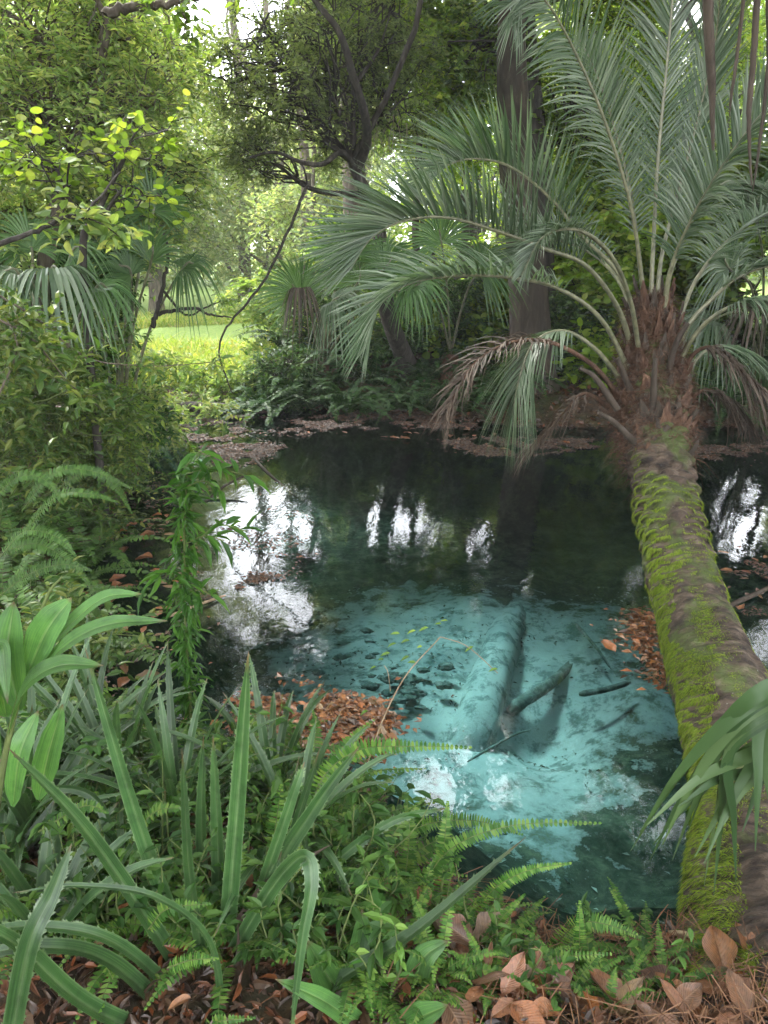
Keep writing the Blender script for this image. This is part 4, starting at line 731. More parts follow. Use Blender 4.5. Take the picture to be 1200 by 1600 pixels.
lf_pts = [(20, 3.0), (60, 3.35), (5, 3.6), (95, 3.75), (40, 4.1), (120, 4.15), (150, 4.5), (-10, 4.4), (75, 4.6), (165, 4.95), (60, 5.1), (-15, 2.7), (110, 3.3)]
names = ['lowest', 'second lowest', 'leftmost', 'long fronded', 'half hidden', 'arching', 'pale tipped', 'shaded', 'dense', 'farthest', 'dim', 'cut off', 'overhanging']
for nm_, (u, Y) in zip(names, lf_pts):
    x = (u-600)/FPX*Y*1.1; fern('left', x, Y, 1.2, f'{nm_} sword fern on the left bank below the shrubs, fronds over dark water', None, z=hz(x, Y)+.03)

# ------------------------------------------------------------------ leafy shrubs on the left bank
def shrub(label, u, Y, h, r, n, ll=.075, lw=.026, lm='shrub_leaf', tl=.24, droop=.3, zc=None, name='bank_shrub', tm=LEAF8, k=6, m=9, x=None):
    p = px(u, 600, Y); x = p[0] if x is None else x; b = W3(x, Y, hz(x, Y)-.03)
    bl_ = [(x+rng.normal()*r*.3, Y+rng.normal()*r*.3, b[2]+h*f, r*(.7+.3*f), r*.8, h*.17, int(n/5)) for f in (.2, .42, .62, .82, 1.0)]
    return tree(name, label, 'shrub', b, [b, b+W3(rng.normal()*.05, 0, h*.4), b+W3(rng.normal()*.1, .05, h*.85)], .02, bl_, k=k, m=m, tl=tl, ll=ll, lw=lw, tm=tm, lm=lm, bm='stem', droop=droop, twig_r=.0025)
shrub('pale green shrub at the left edge above the low ferns', 0, 4.7, 1.1, .45, 50)
shrub('shrub with glossy narrow leaves on the left bank beside the leftmost shrub', 70, 5.2, 1.15, .45, 55)
shrub('shrub leaning out over the left inlet of the pool', 120, 5.9, 1.1, .42, 60, lm='mid_leaf')
shrub('thin airy shrub with drooping sprays in front of the marsh', 215, 7.4, .95, .45, 50, ll=.085, lw=.03, lm='light_leaf')
shrub('loose shrub with light leaves right of the airy spray shrub', 285, 9.2, .75, .45, 34, ll=.085, lw=.035, lm='light_leaf')
shrub('shrub below the drooping pale fan palm', 45, 6.6, 1.5, .7, 90)
shrub('dense vine covered shrub, round green mound under the fan leaf', 165, 6.9, 1.75, .42, 90, ll=.06, lw=.035, lm='vine')
shrub('tall shrub at the left edge behind the pale fan palm', -40, 6.0, 2.2, .7, 110, lm='light_leaf')
shrub('low dark shrub over the left waterline', 140, 5.3, .5, .3, 40, ll=.05, lw=.022)
shrub('low dark shrub further along the left waterline', 180, 6.6, .6, .35, 38, ll=.05, lw=.022)
shrub('small herbaceous clump at the far end of the litter shore', 345, 10.2, .55, .45, 40, ll=.07, lw=.03, lm='mid_leaf')
shrub('brownish green tangle left of the far fern bank', 400, 10.1, .6, .4, 40, ll=.07, lw=.03, lm='light_leaf')
shrub('bright green shrub between the curved vine and the fern bank', 430, 11.4, 1.2, .6, 60, ll=.09, lw=.045, lm='light_leaf')
shrub('light shrub behind the collapsed brown palm leaf', 560, 12.2, 1.6, .8, 70, ll=.1, lw=.06, lm='mid_leaf', name='back_shrub')
shrub('low shrub at the left edge in front of the ferns', -30, 2.8, .4, .25, 34, ll=.055, lw=.022)

# bare and curved branches in front of the marsh
def branch(label, paths, m='bark_dark', leaves=0, lm='light_leaf', ll=.09, lw=.04, name='branch', tm=LEAF8):
    t = thing(name, px(*paths[0][0][0]), label, 'branch')
    for pts, r in paths:
        b = MB(); P = spline([px(*q) for q in pts], 34); tube(b, P+rng.normal(size=P.shape)*r*.25, np.linspace(r, r*.35, 34), 7); b.build('limb', M[m], t, True)
        if leaves:
            c = MB(); kk = rng.integers(6, 34, leaves); sprays(c, P[kk], nrm(rnd(leaves))*np.array([1, 1, .5]), 2, 6, .16, ll, lw, tm, .3, .1, .0018, check=False); c.build('leaves', [M[lm], M[m]], t)
    return t
branch('dark crooked branch reaching right from the left fan palm across the marsh view', [([(238, 510, 6.3), (250, 470, 6.3), (262, 400, 6.4), (256, 360, 6.4)], .022), ([(246, 490, 6.3), (300, 482, 6.4), (330, 492, 6.4), (362, 495, 6.5)], .017), ([(256, 455, 6.3), (290, 492, 6.35), (322, 480, 6.4), (345, 470, 6.4)], .011)])
branch('long thin vine stem curving from the oak down to the inlet', [([(480, 292, 8.0), (455, 350, 7.8), (420, 425, 7.5), (385, 475, 7.3), (355, 510, 7.2), (342, 545, 7.1), (352, 585, 7.1), (362, 612, 7.1)], .016)], name='vine_stem')
branch('bare dark branch at the left edge rising to the right', [([(-30, 392, 3.6), (30, 370, 3.7), (90, 345, 3.9), (140, 325, 4.1), (185, 268, 4.3)], .014), ([(108, 340, 3.95), (150, 345, 4.0), (190, 372, 4.1)], .006)], leaves=5)
branch('mossy limb crossing the very top of the view near the sky gap', [([(160, 20, 6.0), (215, 8, 6.0), (270, 6, 6.1), (330, -12, 6.2), (420, -40, 6.4)], .035), ([(270, 0, 6.1), (290, 30, 6.1), (285, 60, 6.1)], .012)], m='bark', leaves=6, lm='mid_leaf')
for lab, pts in [('long thin twig arching right from the left shrubs, upper one', [(-20, 450, 3.6), (60, 500, 3.8), (140, 560, 4.0), (240, 572, 4.4), (330, 566, 4.7)]), ('long thin twig arching right from the left shrubs, lower one', [(-20, 490, 3.5), (50, 530, 3.6), (110, 600, 3.8), (160, 640, 4.0)]), ('steep dark twig at the left edge above the ferns', [(-5, 620, 3.4), (20, 570, 3.5), (25, 530, 3.5), (5, 490, 3.6)])]:
    branch(lab, [(pts, .006)], m='bark', leaves=16, lm='shrub_leaf', ll=.07, lw=.028, name='twig')
# dead strips hanging from above at the top right
for lab, pts, w_ in [('broad dark dead strip hanging at the top right', [(1105, -60, 3.2), (1108, 60, 3.2), (1112, 130, 3.2), (1114, 235, 3.2)], .02), ('thin dark dead strip hanging right of the broad one', [(1168, -60, 3.1), (1155, 60, 3.1), (1143, 150, 3.1), (1140, 180, 3.1)], .007), ('long brown vine hanging along the right edge', [(1186, -60, 3.0), (1178, 80, 3.0), (1170, 180, 3.0), (1174, 290, 3.0)], .012), ('pale vine hanging at the extreme right edge', [(1199, -60, 3.1), (1200, 100, 3.1), (1186, 230, 3.1), (1176, 300, 3.1)], .008)]:
    t = thing('hanging_vine', px(*pts[0]), lab, 'vine'); P = spline([px(*q) for q in pts], 24); b = MB(); tube(b, P+rng.normal(size=P.shape)*.0008, w_*np.interp(np.linspace(0, 1, 24), [0, .6, 1], [1, .8, .25]), 6); b.build('strand', M['bark_brown'], t, True)

# ------------------------------------------------------------------ climbing vine column in the foreground
t = thing('leafy_climber', px(300, 1230, 2.35), 'upright column of narrow drooping green leaves left of the pool centre', 'plant')
R = spline([px(300, 1235, 2.35), px(298, 1120, 2.4), px(290, 980, 2.45), px(288, 850, 2.5), px(292, 735, 2.55)], 60); b = MB(); tube(b, R, np.linspace(.007, .003, 60), 6); b.build('stem', M['stem'], t, True)
b = MB(); n = 520; i = rng.integers(6, 60, n); D = rnd(n)*np.array([1, 1, .25])+W3(0, 0, -.75); top = i > 50; D[top] = rnd(top.sum())*np.array([1, 1, .2])+W3(0, 0, .05)
scatter(b, LEAF8, R[i]+rnd(n)*np.array([.016, .016, .02]), D, rnd(n)*.5+W3(0, 0, 1), rng.uniform(.035, .085, n)*np.where(top, 1.1, 1), rng.uniform(.010, .02, n)*np.where(top, 1.3, 1)); b.build('leaves', M['vine'], t)
b = MB(); sb = MB()
for u, v, uu, vv in [(292, 740, 380, 742), (292, 760, 350, 770), (290, 850, 350, 845), (288, 870, 385, 830), (292, 940, 330, 930), (290, 730, 330, 715), (288, 900, 232, 915)]:
    P = spline([px(u, v, 2.5), px((u+uu)/2, min(v, vv)-8, 2.5), px(uu, vv, 2.48)], 10); tube(sb, P, .002, 4, cap=False)
    k_ = rng.integers(2, 10, 9); D = nrm(P[-1]-P[0])*.7+rnd(9)*.6+W3(0, 0, -.3); scatter(b, LEAF8, P[k_], D, W3(0, 0, 1)+rnd(9)*.3, rng.uniform(.06, .12, 9), rng.uniform(.018, .032, 9))
b.build('leaves', M['vine'], t); sb.build('side_stem', M['stem'], t)

# ------------------------------------------------------------------ foreground leaves
def blade(parent, pts, w_, prof=((0, .7), (.15, 1), (.6, .85), (1, .02)), face=(0, -1, .6), fold=.35, m='brom', teeth=0, name='leaf', nseg=30, twist=0, keel=0):
    P = spline([px(*q) for q in pts], nseg); T = nrm(np.gradient(P, axis=0)); f = np.asarray(face, float); Wv = nrm(np.cross(T, f))
    if twist: Nn = np.cross(Wv, T); a = np.linspace(0, twist, nseg)[:, None]; Wv = Wv*np.cos(a)+Nn*np.sin(a)
    Nn = np.cross(Wv, T); Nn = Nn*np.sign((Nn@nrm(f))+1e-9)[:, None]; t = np.linspace(0, 1, nseg); w_ = w_*np.interp(t, [a for a, _ in prof], [c for _, c in prof])
    cols = [(-1, fold), (-.55, fold*.38), (-.08, 0), (0, -.06-keel), (.08, 0), (.55, fold*.38), (1, fold)]
    V = np.stack([P+Wv*(c*w_)[:, None]+Nn*(z*w_)[:, None] for c, z in cols], 1); nc = len(cols)
    i, j = np.meshgrid(np.arange(nseg-1), np.arange(nc-1), indexing='ij'); b = MB(); b.add(V, np.stack([i*nc+j, i*nc+j+1, (i+1)*nc+j+1, (i+1)*nc+j], -1).reshape(-1, 4))
    if teeth:
        for c, sg in ((0, -1), (nc-1, 1)):
            u = np.sort(rng.uniform(.04, .97, teeth)); e = V[:, c]; q = np.stack([np.interp(u, t, e[:, d]) for d in range(3)], -1); ii = (u*(nseg-1)).astype(int)
            tp_ = q+sg*Wv[ii]*.0042+T[ii]*.004+Nn[ii]*.001; a = q-T[ii]*.003; c2 = q+T[ii]*.003
            TV = np.stack([a, c2, tp_], 1).reshape(-1, 3); b.add(TV, np.arange(len(TV)).reshape(-1, 3))
    o = b.build(name, M[m], parent, True); nv = len(o.data.vertices); A = np.zeros((nv, 3)); A[:, 0] = 1; A[:, 1] = .5; id_ = rng.uniform(0, 50)
    A[:nseg*nc, 0] = np.tile([c for c, z in cols], nseg); A[:nseg*nc, 1] = np.repeat(t, nc); A[:, 2] = id_
    at = o.data.attributes.new('lc', 'FLOAT_VECTOR', 'POINT'); at.data.foreach_set('vector', A.astype(np.float32).ravel()); return o
def bez(p0, p1, p2, w_=None):
    return [p0, tuple(np.array(p0)*.3+np.array(p1)*.7*1.0) if False else tuple(.25*np.array(p0)+.5*np.array(p1)+.25*np.array(p2)+.0), p2]
# big toothed bromeliad
br = thing('bromeliad', px(350, 1600, 1.36), 'large toothed strap leaved bromeliad filling the bottom left', 'plant')
BL = [([(345, 1590, 1.42), (372, 1250, 1.36), (388, 1020, 1.3)], .0245), ([(335, 1590, 1.42), (232, 1330, 1.40), (133, 1012, 1.40)], .026), ([(320, 1575, 1.40), (150, 1320, 1.28), (12, 1168, 1.2)], .024),
      ([(340, 1590, 1.40), (300, 1400, 1.33), (284, 1170, 1.3)], .017), ([(345, 1560, 1.52), (341, 1330, 1.5), (333, 1150, 1.5)], .023), ([(330, 1560, 1.58), (316, 1320, 1.56), (318, 1150, 1.58)], .021),
      ([(372, 1590, 1.42), (425, 1380, 1.42), (490, 1265, 1.42), (562, 1165, 1.42)], .026), ([(395, 1590, 1.46), (430, 1400, 1.48), (500, 1168, 1.52)], .022), ([(385, 1590, 1.5), (420, 1400, 1.5), (468, 1180, 1.58)], .018),
      ([(368, 1480, 1.36), (430, 1380, 1.30), (474, 1338, 1.26), (486, 1380, 1.22), (470, 1480, 1.18), (452, 1640, 1.14)], .022), ([(430, 1640, 1.3), (520, 1540, 1.26), (650, 1455, 1.22), (822, 1308, 1.2)], .023),
      ([(320, 1600, 1.36), (190, 1480, 1.26), (60, 1448, 1.18), (-60, 1462, 1.1)], .019), ([(315, 1640, 1.34), (180, 1510, 1.2), (60, 1480, 1.1), (-60, 1500, 1.05)], .024), ([(330, 1650, 1.3), (150, 1580, 1.15), (30, 1480, 1.05), (-60, 1430, 1.0)], .026),
      ([(12, 1660, 1.0), (45, 1480, 1.02), (80, 1400, 1.06), (112, 1318, 1.1)], .023), ([(340, 1590, 1.6), (262, 1420, 1.6), (258, 1230, 1.64)], .022), ([(410, 1590, 1.5), (480, 1400, 1.55), (600, 1290, 1.62), (700, 1262, 1.7)], .019),
      ([(300, 1590, 1.5), (200, 1400, 1.5), (150, 1250, 1.55), (40, 1230, 1.6)], .02), ([(300, 1590, 1.46), (120, 1490, 1.4), (0, 1340, 1.35), (-60, 1310, 1.3)], .019), ([(395, 1600, 1.4), (405, 1450, 1.38), (440, 1330, 1.42)], .022),
      ([(310, 1600, 1.55), (210, 1440, 1.6), (100, 1360, 1.66), (-30, 1350, 1.7)], .019), ([(350, 1620, 1.3), (330, 1480, 1.22), (250, 1405, 1.16), (130, 1384, 1.1), (20, 1395, 1.05)], .010), ([(420, 1600, 1.45), (520, 1480, 1.5), (560, 1420, 1.55), (600, 1400, 1.6)], .016),
      ([(385, 1600, 1.44), (396, 1440, 1.42), (452, 1260, 1.42), (476, 1190, 1.44)], .02)]
for q, (p, w_) in enumerate(BL):
    hor = abs(p[-1][0]-p[0][0]) > 300; blade(br, p, w_*.74, ((0, 1.05), (.3, 1.05), (.6, .88), (.85, .55), (1, .03)), face=(.1*rng.normal(), -.35 if hor else -1, 1 if hor else .35), fold=.42, m='brom', teeth=34, nseg=40, twist=rng.normal()*.15)
b = MB(); b_p = [(372, 1640, 1.36), (374, 1520, 1.34), (372, 1440, 1.33)]; blade(br, b_p, .009, fold=.9, m='palm_dead', name='dead_leaf'); blade(br, [(372, 1440, 1.36), (430, 1370, 1.42), (520, 1318, 1.5)], .011, fold=.9, m='palm_dead', name='dead_leaf')
# more bromeliads behind it
def brom(label, u, v, Y, n, L, w_):
    c = px(u, v, Y); c[2] = hz(c[0], c[1]); t = thing('bromeliad', c, label, 'plant')
    for q in range(n):
        a = rng.uniform(0, 2*PI); el = rng.uniform(.7, 1.45); l = L*rng.uniform(.65, 1.1); h = W3(math.cos(a), math.sin(a), 0); tt = np.linspace(0, 1, 6)
        P = c+h*(.02+l*(tt*math.cos(el)+.15*tt**2))[:, None]+W3(0, 0, 1)*(l*(tt*math.sin(el)-.55*math.cos(el)*tt**2.4))[:, None]
        uv = [proj(p) for p in P]; blade(t, [(float(a_[0]), float(a_[1]), float(p[1])) for a_, p in zip(uv, P)], w_, ((0, 1), (.4, 1), (.8, .6), (1, .03)), face=tuple(h*-.8+W3(0, -.2, .7)), fold=.4, teeth=16, nseg=20)
    return t
brom('mid sized bromeliad at the left behind the large one', 60, 1360, 1.75, 24, .6, .015); brom('bromeliad right behind the large one near the water', 430, 1330, 2.0, 17, .5, .014)
brom('bromeliad with crowded grey green leaves between the ginger and the climber', 200, 1330, 1.95, 24, .58, .014); brom('low bromeliad at the bottom left corner', 90, 1600, 1.35, 13, .42, .02); brom('bromeliad left of the climber close to the waterline', 150, 1230, 2.25, 18, .5, .013)
brom('bromeliad between the large one and the broad dark leaves', 470, 1480, 1.75, 16, .5, .014); brom('young bromeliad squeezed between the two left bromeliads', 20, 1480, 1.6, 20, .52, .014); brom('narrow leaved bromeliad under the ginger plant', 60, 1270, 1.95, 16, .45, .015); brom('bromeliad below the climber with thin dark straps', 290, 1400, 1.8, 20, .55, .013); brom('small bromeliad at the water edge right of the climber', 400, 1235, 2.2, 11, .36, .013)
# ginger
gi = thing('ginger_plant', px(-10, 1300, 1.3), 'broad leaved ginger plant with upright pale green leaves at the left edge', 'plant')
b = MB(); tube(b, spline([px(-15, 1330, 1.3), px(8, 1180, 1.3), px(35, 1070, 1.3), px(70, 940, 1.32), px(98, 900, 1.33)], 20), np.linspace(.008, .002, 20), 6); b.build('stem', M['stem'], gi, True)
PRG = ((0, .15), (.12, .65), (.4, 1), (.7, .85), (.9, .42), (1, .02))
for p, w_, fc in [([(30, 1110, 1.30), (12, 1020, 1.28), (22, 940, 1.3)], .034, (0, -1, .2)), ([(40, 1060, 1.3), (72, 985, 1.28), (112, 934, 1.3)], .030, (-.2, -1, .3)), ([(45, 1050, 1.32), (95, 990, 1.3), (160, 935, 1.3), (222, 928, 1.3)], .016, (0, -.6, 1)), ([(42, 1075, 1.3), (100, 1010, 1.26), (170, 975, 1.25), (262, 970, 1.25)], .017, (0, -.6, 1)),
                  ([(12, 1150, 1.3), (40, 1075, 1.24), (90, 1040, 1.22), (162, 1040, 1.2)], .022, (0, -.5, 1)), ([(10, 1120, 1.32), (-2, 1060, 1.3), (-10, 985, 1.3)], .03, (.2, -1, .2)), ([(0, 1180, 1.3), (-20, 1080, 1.26), (2, 1010, 1.24), (12, 1100, 1.2)], .02, (0, -1, .2)),
                  ([(60, 1250, 1.5), (75, 1180, 1.5), (98, 1100, 1.52)], .028, (.2, -1, .2)), ([(20, 1260, 1.45), (30, 1180, 1.45), (60, 1110, 1.5)], .028, (-.2, -1, .2))]:
    blade(gi, p, w_*1.05, PRG, fc, .22, 'ginger', keel=.1)
g2 = thing('ginger_plant', px(560, 1600, 1.32), 'broad dark green leaves at the bottom edge left of centre', 'plant')
for p, w_, fc in [([(600, 1640, 1.3), (535, 1560, 1.26), (478, 1468, 1.26)], .042, (.3, -.8, .6)), ([(585, 1620, 1.3), (570, 1530, 1.3), (566, 1420, 1.34)], .040, (.1, -1, .4)), ([(600, 1640, 1.3), (640, 1570, 1.28), (660, 1500, 1.3), (700, 1470, 1.32)], .03, (-.2, -.7, .6)), ([(620, 1640, 1.24), (560, 1600, 1.2), (500, 1560, 1.18), (430, 1530, 1.16)], .022, (.1, -.5, 1)), ([(600, 1650, 1.22), (640, 1600, 1.18), (700, 1570, 1.16)], .03, (0, -.6, 1)), ([(600, 1620, 1.36), (612, 1520, 1.4), (632, 1440, 1.44)], .022, (0, -1, .3))]:
    blade(g2, p, w_*1.05, PRG, fc, .22, 'ginger', keel=.1)
# sword ferns with explicit long fronds
ff = thing('sword_fern', px(660, 1560, 1.42), 'bright sword fern with long fronds reaching right over the pool edge', 'fern')
for P, w_ in [([(470, 1300, 1.75), (505, 1215, 1.72), (560, 1172, 1.7), (640, 1166, 1.66), (742, 1168, 1.6)], .028), ([(640, 1420, 1.6), (700, 1330, 1.6), (800, 1290, 1.58), (945, 1286, 1.55)], .022), ([(600, 1330, 1.75), (660, 1290, 1.72), (740, 1282, 1.68), (820, 1305, 1.6)], .024), ([(700, 1480, 1.55), (760, 1400, 1.52), (820, 1362, 1.5), (895, 1348, 1.48)], .022),
                 ([(672, 1470, 1.58), (690, 1380, 1.6), (695, 1310, 1.64), (700, 1250, 1.68)], .03), ([(620, 1470, 1.62), (632, 1380, 1.66), (640, 1300, 1.7), (634, 1240, 1.74)], .03), ([(735, 1600, 1.4), (750, 1500, 1.42), (780, 1440, 1.42), (822, 1395, 1.42)], .022), ([(780, 1600, 1.38), (800, 1540, 1.38), (850, 1500, 1.38), (960, 1490, 1.36)], .026),
                 ([(900, 1600, 1.4), (905, 1500, 1.42), (906, 1405, 1.44)], .024), ([(690, 1620, 1.34), (700, 1560, 1.32), (770, 1548, 1.3), (880, 1552, 1.28)], .026), ([(850, 1500, 1.5), (900, 1445, 1.5), (950, 1445, 1.48), (1010, 1468, 1.46)], .026), ([(560, 1500, 1.6), (520, 1420, 1.6), (490, 1372, 1.62)], .026), ([(600, 1560, 1.5), (640, 1470, 1.5), (690, 1440, 1.5), (740, 1450, 1.48)], .026)]:
    mb = MB(); fern_frond(mb, [px(*q) for q in P], w_*1.12, 62, 0, .05, .07, (.1, -.75, .65)); mb.build('frond', [M['fern_near'], M['stem']], ff)
f2 = thing('sword_fern', px(245, 1500, 1.3), 'small fern fronds poking through the large bromeliad leaves', 'fern')
for P, w_ in [([(232, 1452, 1.28), (262, 1420, 1.26), (330, 1412, 1.24)], .022), ([(262, 1512, 1.22), (300, 1500, 1.2), (342, 1498, 1.18)], .018), ([(425, 1330, 1.6), (432, 1280, 1.62), (440, 1225, 1.64)], .03), ([(300, 1640, 1.2), (330, 1600, 1.18), (400, 1590, 1.16)], .02), ([(60, 1300, 1.5), (130, 1260, 1.5), (170, 1270, 1.46)], .022), ([(200, 1330, 1.5), (240, 1270, 1.5), (300, 1262, 1.48)], .022)]:
    mb = MB(); fern_frond(mb, [px(*q) for q in P], w_, 26, 0, .05, .07, (0, -.75, .65)); mb.build('frond', [M['fern_near'], M['stem']], f2)
spots = [(520, 1330, .8), (585, 1360, .85), (560, 1440, .8), (650, 1440, .6), (700, 1500, .6), (760, 1470, .55), (820, 1510, .6), (880, 1560, .55), (930, 1500, .6), (990, 1480, .7), (1020, 1430, .7), (950, 1590, .5), (760, 1590, .55), (600, 1580, .6), (480, 1270, .9), (420, 1240, .9), (350, 1225, .8), (250, 1240, .8), (160, 1180, .9), (90, 1190, .8), (30, 1290, .8), (170, 1420, .7), (80, 1440, .6), (520, 1500, .6), (620, 1400, .5), (980, 1540, .5), (1045, 1500, .55), (20, 1160, .9), (300, 1300, .7), (460, 1400, .7),(430,1470,.7),(360,1520,.7),(230,1500,.7),(120,1520,.7),(560,1560,.6),(680,1560,.6),(720,1440,.65),(860,1470,.6),(800,1450,.6),(640,1510,.65),(500,1400,.7),(250,1360,.7)]
adj = ['feathery', 'upright', 'low', 'spreading', 'bright', 'short', 'tangled', 'leaning', 'small', 'full', 'thin', 'arching']
def where(u, v):
    a = 'beneath the ginger leaves' if u < 130 and v < 1320 else 'between the strap leaves at bottom left' if u < 400 and v > 1330 else 'around the foot of the climber' if u < 400 else 'beside the orange litter at the near waterline' if v < 1340 and u < 560 else 'behind the broad dark leaves' if u < 640 else 'on the near bank in the middle' if u < 860 else 'beside the mossy trunk foot'
    return a
for q, (u, v, s) in enumerate(spots):
    p = gp(u, v, .25)
    if sdist(p[0], p[1]) > .12: continue
    fern('near', p[0], p[1], s*(1.3 if u < 600 else 1.02), f'{adj[q % 12]} {["green", "deep green", "lime green", "yellowish"][q//12]} fern {where(u, v)}')
# small leafy herbs
def herb(x, y, s, label, lm='herb', group=None, n=46, ll=.04):
    c = W3(x, y, hz(x, y)); t = thing('leafy_herb', c, label, 'plant', group); sb = MB(); b = MB()
    for q in range(5):
        P = limb_path(c, c+W3(rng.normal()*.07, rng.normal()*.07, rng.uniform(.10, .26))*s, 8, .08); tube(sb, P, np.linspace(.0028, .001, 8), 4, cap=False)
        k_ = rng.integers(2, 8, n//5); m_ = n//5; scatter(b, LEAF8, P[k_], rnd(m_)*np.array([1, 1, .3])+W3(0, 0, .15), W3(0, 0, 1)+rnd(m_)*.35, ll*rng.uniform(.6, 1.3, m_)*s, ll*.46*rng.uniform(.7, 1.2, m_)*s)
    sb.build('stem', M['stem'], t); b.build('leaves', M[lm], t); return t
q = 0
for u in np.arange(60, 600, 38):
    for v in (1160, 1205, 1260, 1330, 1410, 1500):
        uu = u+rng.normal()*14; vv = v+(uu-300)*.28*(uu > 300)+rng.normal()*12; p = gp(uu, vv, .25)
        if sdist(p[0], p[1]) > .1: continue
        herb(p[0], p[1], rng.uniform(.7, 1.2), f'small leafy herb {where(uu, vv)}, among ferns', 'herb' if rng.random() < .7 else 'fern_near', f'small leafy herbs {where(uu, vv)}')
for u, v in [(640, 1290), (700, 1440), (840, 1580), (960, 1390), (1000, 1400), (1030, 1550), (900, 1520), (760, 1520)]:
    p = gp(u, v, .22)
    if sdist(p[0], p[1]) > .08: continue
    herb(p[0], p[1], .8, f'small leafy herb {where(u, v)}, among ferns', 'herb', f'small leafy herbs {where(u, v)}')
for q in range(14):
    u = rng.uniform(-10, 150); Y = rng.uniform(2.7, 4.6); x = (u-600)/FPX*Y*1.1
    if sdist(x, Y) < 0: herb(x, Y, 1.4, 'small leafy herb on the left bank among the ferns', 'shrub_leaf', 'small herbs of the left bank')
# thin shoot with small leaves over the pool
t = thing('sapling_twig', px(560, 1320, 1.9), 'thin bare twig with small pale leaves arching over the turquoise water', 'twig')
b = MB(); tube(b, spline([px(545, 1330, 1.95), px(575, 1190, 2.0), px(625, 1070, 2.05), px(688, 995, 2.1)], 24), np.linspace(.0035, .0016, 24), 5); tube(b, spline([px(688, 995, 2.1), px(730, 1010, 2.1), px(778, 1052, 2.1)], 10), .0014, 4); tube(b, spline([px(610, 1080, 2.05), px(606, 1050, 2.0), px(600, 1040, 2)], 6), .0012, 4); b.build('stem', M['twig'], t, True)
b = MB(); pts = np.array([px(*q) for q in [(690, 975, 2.1), (670, 980, 2.08), (650, 985, 2.06), (700, 970, 2.1), (640, 1000, 2.05), (625, 990, 2.1), (660, 1010, 2.05), (610, 1020, 2.0), (640, 1025, 2.0), (600, 1030, 2.0), (588, 1042, 2.0), (740, 1010, 2.1), (778, 1045, 2.1), (620, 1005, 2.1), (575, 1110, 2), (650, 1035, 2.1)]]); m_ = len(pts)
scatter(b, LEAF8, pts, W3(-1, -.1, -.1)+rnd(m_)*.25, W3(0, -.3, 1)+rnd(m_)*.2, rng.uniform(.018, .036, m_), .012); b.build('leaves', M['mid_leaf'], t)
# ------------------------------------------------------------------ sunken log and debris
def log(name, label, pts, r, m, cat, lump=.1, world=False, sides=20, tap=.8, nseg=60):
    P = spline([q if world else px(*q) for q in pts], nseg); T = nrm(np.gradient(P, axis=0)); X_ = nrm(np.cross(T, W3(0, 0, 1))); Z_ = np.cross(X_, T); a = np.arange(sides)*2*PI/sides
    rr = r*np.linspace(1, tap, nseg)[:, None]*np.clip(np.minimum(np.linspace(.35, 7, nseg), np.linspace(7, .25, nseg)), 0, 1)[:, None]**.6*(1+(noise(np.stack([np.cos(a)[None]*1.5+P[:, 0:1]*4, np.sin(a)[None]*1.5+P[:, 1:2]*5, P[:, 2:3]*4+0*a[None]], -1), 1.3, 4)-.5)*lump*4)
    V = P[:, None]+X_[:, None]*(rr*np.cos(a))[..., None]+Z_[:, None]*(rr*np.sin(a))[..., None]; i, j = np.meshgrid(np.arange(nseg-1), np.arange(sides), indexing='ij'); j2 = (j+1) % sides
    b = MB(); b.add(V, np.stack([i*sides+j, i*sides+j2, (i+1)*sides+j2, (i+1)*sides+j], -1).reshape(-1, 4))
    for e, s in ((0, -1), (nseg-1, 1)): b.add(np.vstack([V[e], P[e]+T[e]*s*r*.15]), [[q, (q+1) % sides, sides] for q in range(sides)])
    o = b.build(name, M[m], None, True); tag(o, label, cat); return o
def bp(u, v, z): return tuple(gp(u, v, z))
log('sunken_log', 'pale silt covered log lying under the turquoise water in the pool centre', [bp(722, 1200, -1.16), bp(742, 1140, -.98), bp(766, 1060, -.91), bp(792, 990, -.93), bp(810, 945, -1.08)], .155, 'bed', 'log', .12, True)
log('sunken_log', 'dark slanting log under water right of the pale sunken log', [bp(795, 1112, -1.0), bp(830, 1088, -.93), bp(862, 1066, -.92), bp(912, 1022, -.98)], .05, 'sunk_wood', 'log', .3, True, 20, .6)
log('sunken_branch', 'thin straight branch under water left of the fallen orange leaf', [bp(900, 975, -.75), bp(930, 1010, -.72), bp(955, 1045, -.78)], .012, 'sunk_wood', 'branch', .05, True, 8)
log('sunken_branch', 'greenish branch under water pointing at the mossy trunk', [bp(905, 1085, -.82), bp(945, 1078, -.78), bp(985, 1066, -.76)], .022, 'sunk_wood', 'branch', .05, True, 8)
log('sunken_branch', 'dark branch lying on the pool bed near the lower right', [bp(730, 1190, -.8), bp(800, 1150, -.78), bp(830, 1140, -.86)], .007, 'sunk_wood', 'branch', .05, True, 8)
log('fallen_log', 'dark rotting log lying in pink brown litter at the far inlet', [px(262, 641, 9.3), px(310, 636, 9.4), px(372, 640, 9.3)], .075, 'bark_dark', 'log', .08, True)
log('floating_branch', 'thin branch half sunk in the dark reflections at the left', [tuple(gp(395, 715, .01)), tuple(gp(425, 745, .0)), tuple(gp(465, 778, -.02))], .014, 'bark_dark', 'branch', .05, True, 8)
log('floating_branch', 'dark crooked stick standing out of the water behind the climber', [tuple(gp(315, 790, -.02)), tuple(gp(350, 760, .06)), tuple(gp(385, 742, .12))], .012, 'bark_dark', 'branch', .05, True, 8)
log('floating_branch', 'long thin stick floating right of the trunk on the white reflection', [tuple(gp(1120, 955, .01)), tuple(gp(1165, 935, .02)), tuple(gp(1230, 905, .02))], .016, 'bark_brown', 'branch', .05, True, 8)
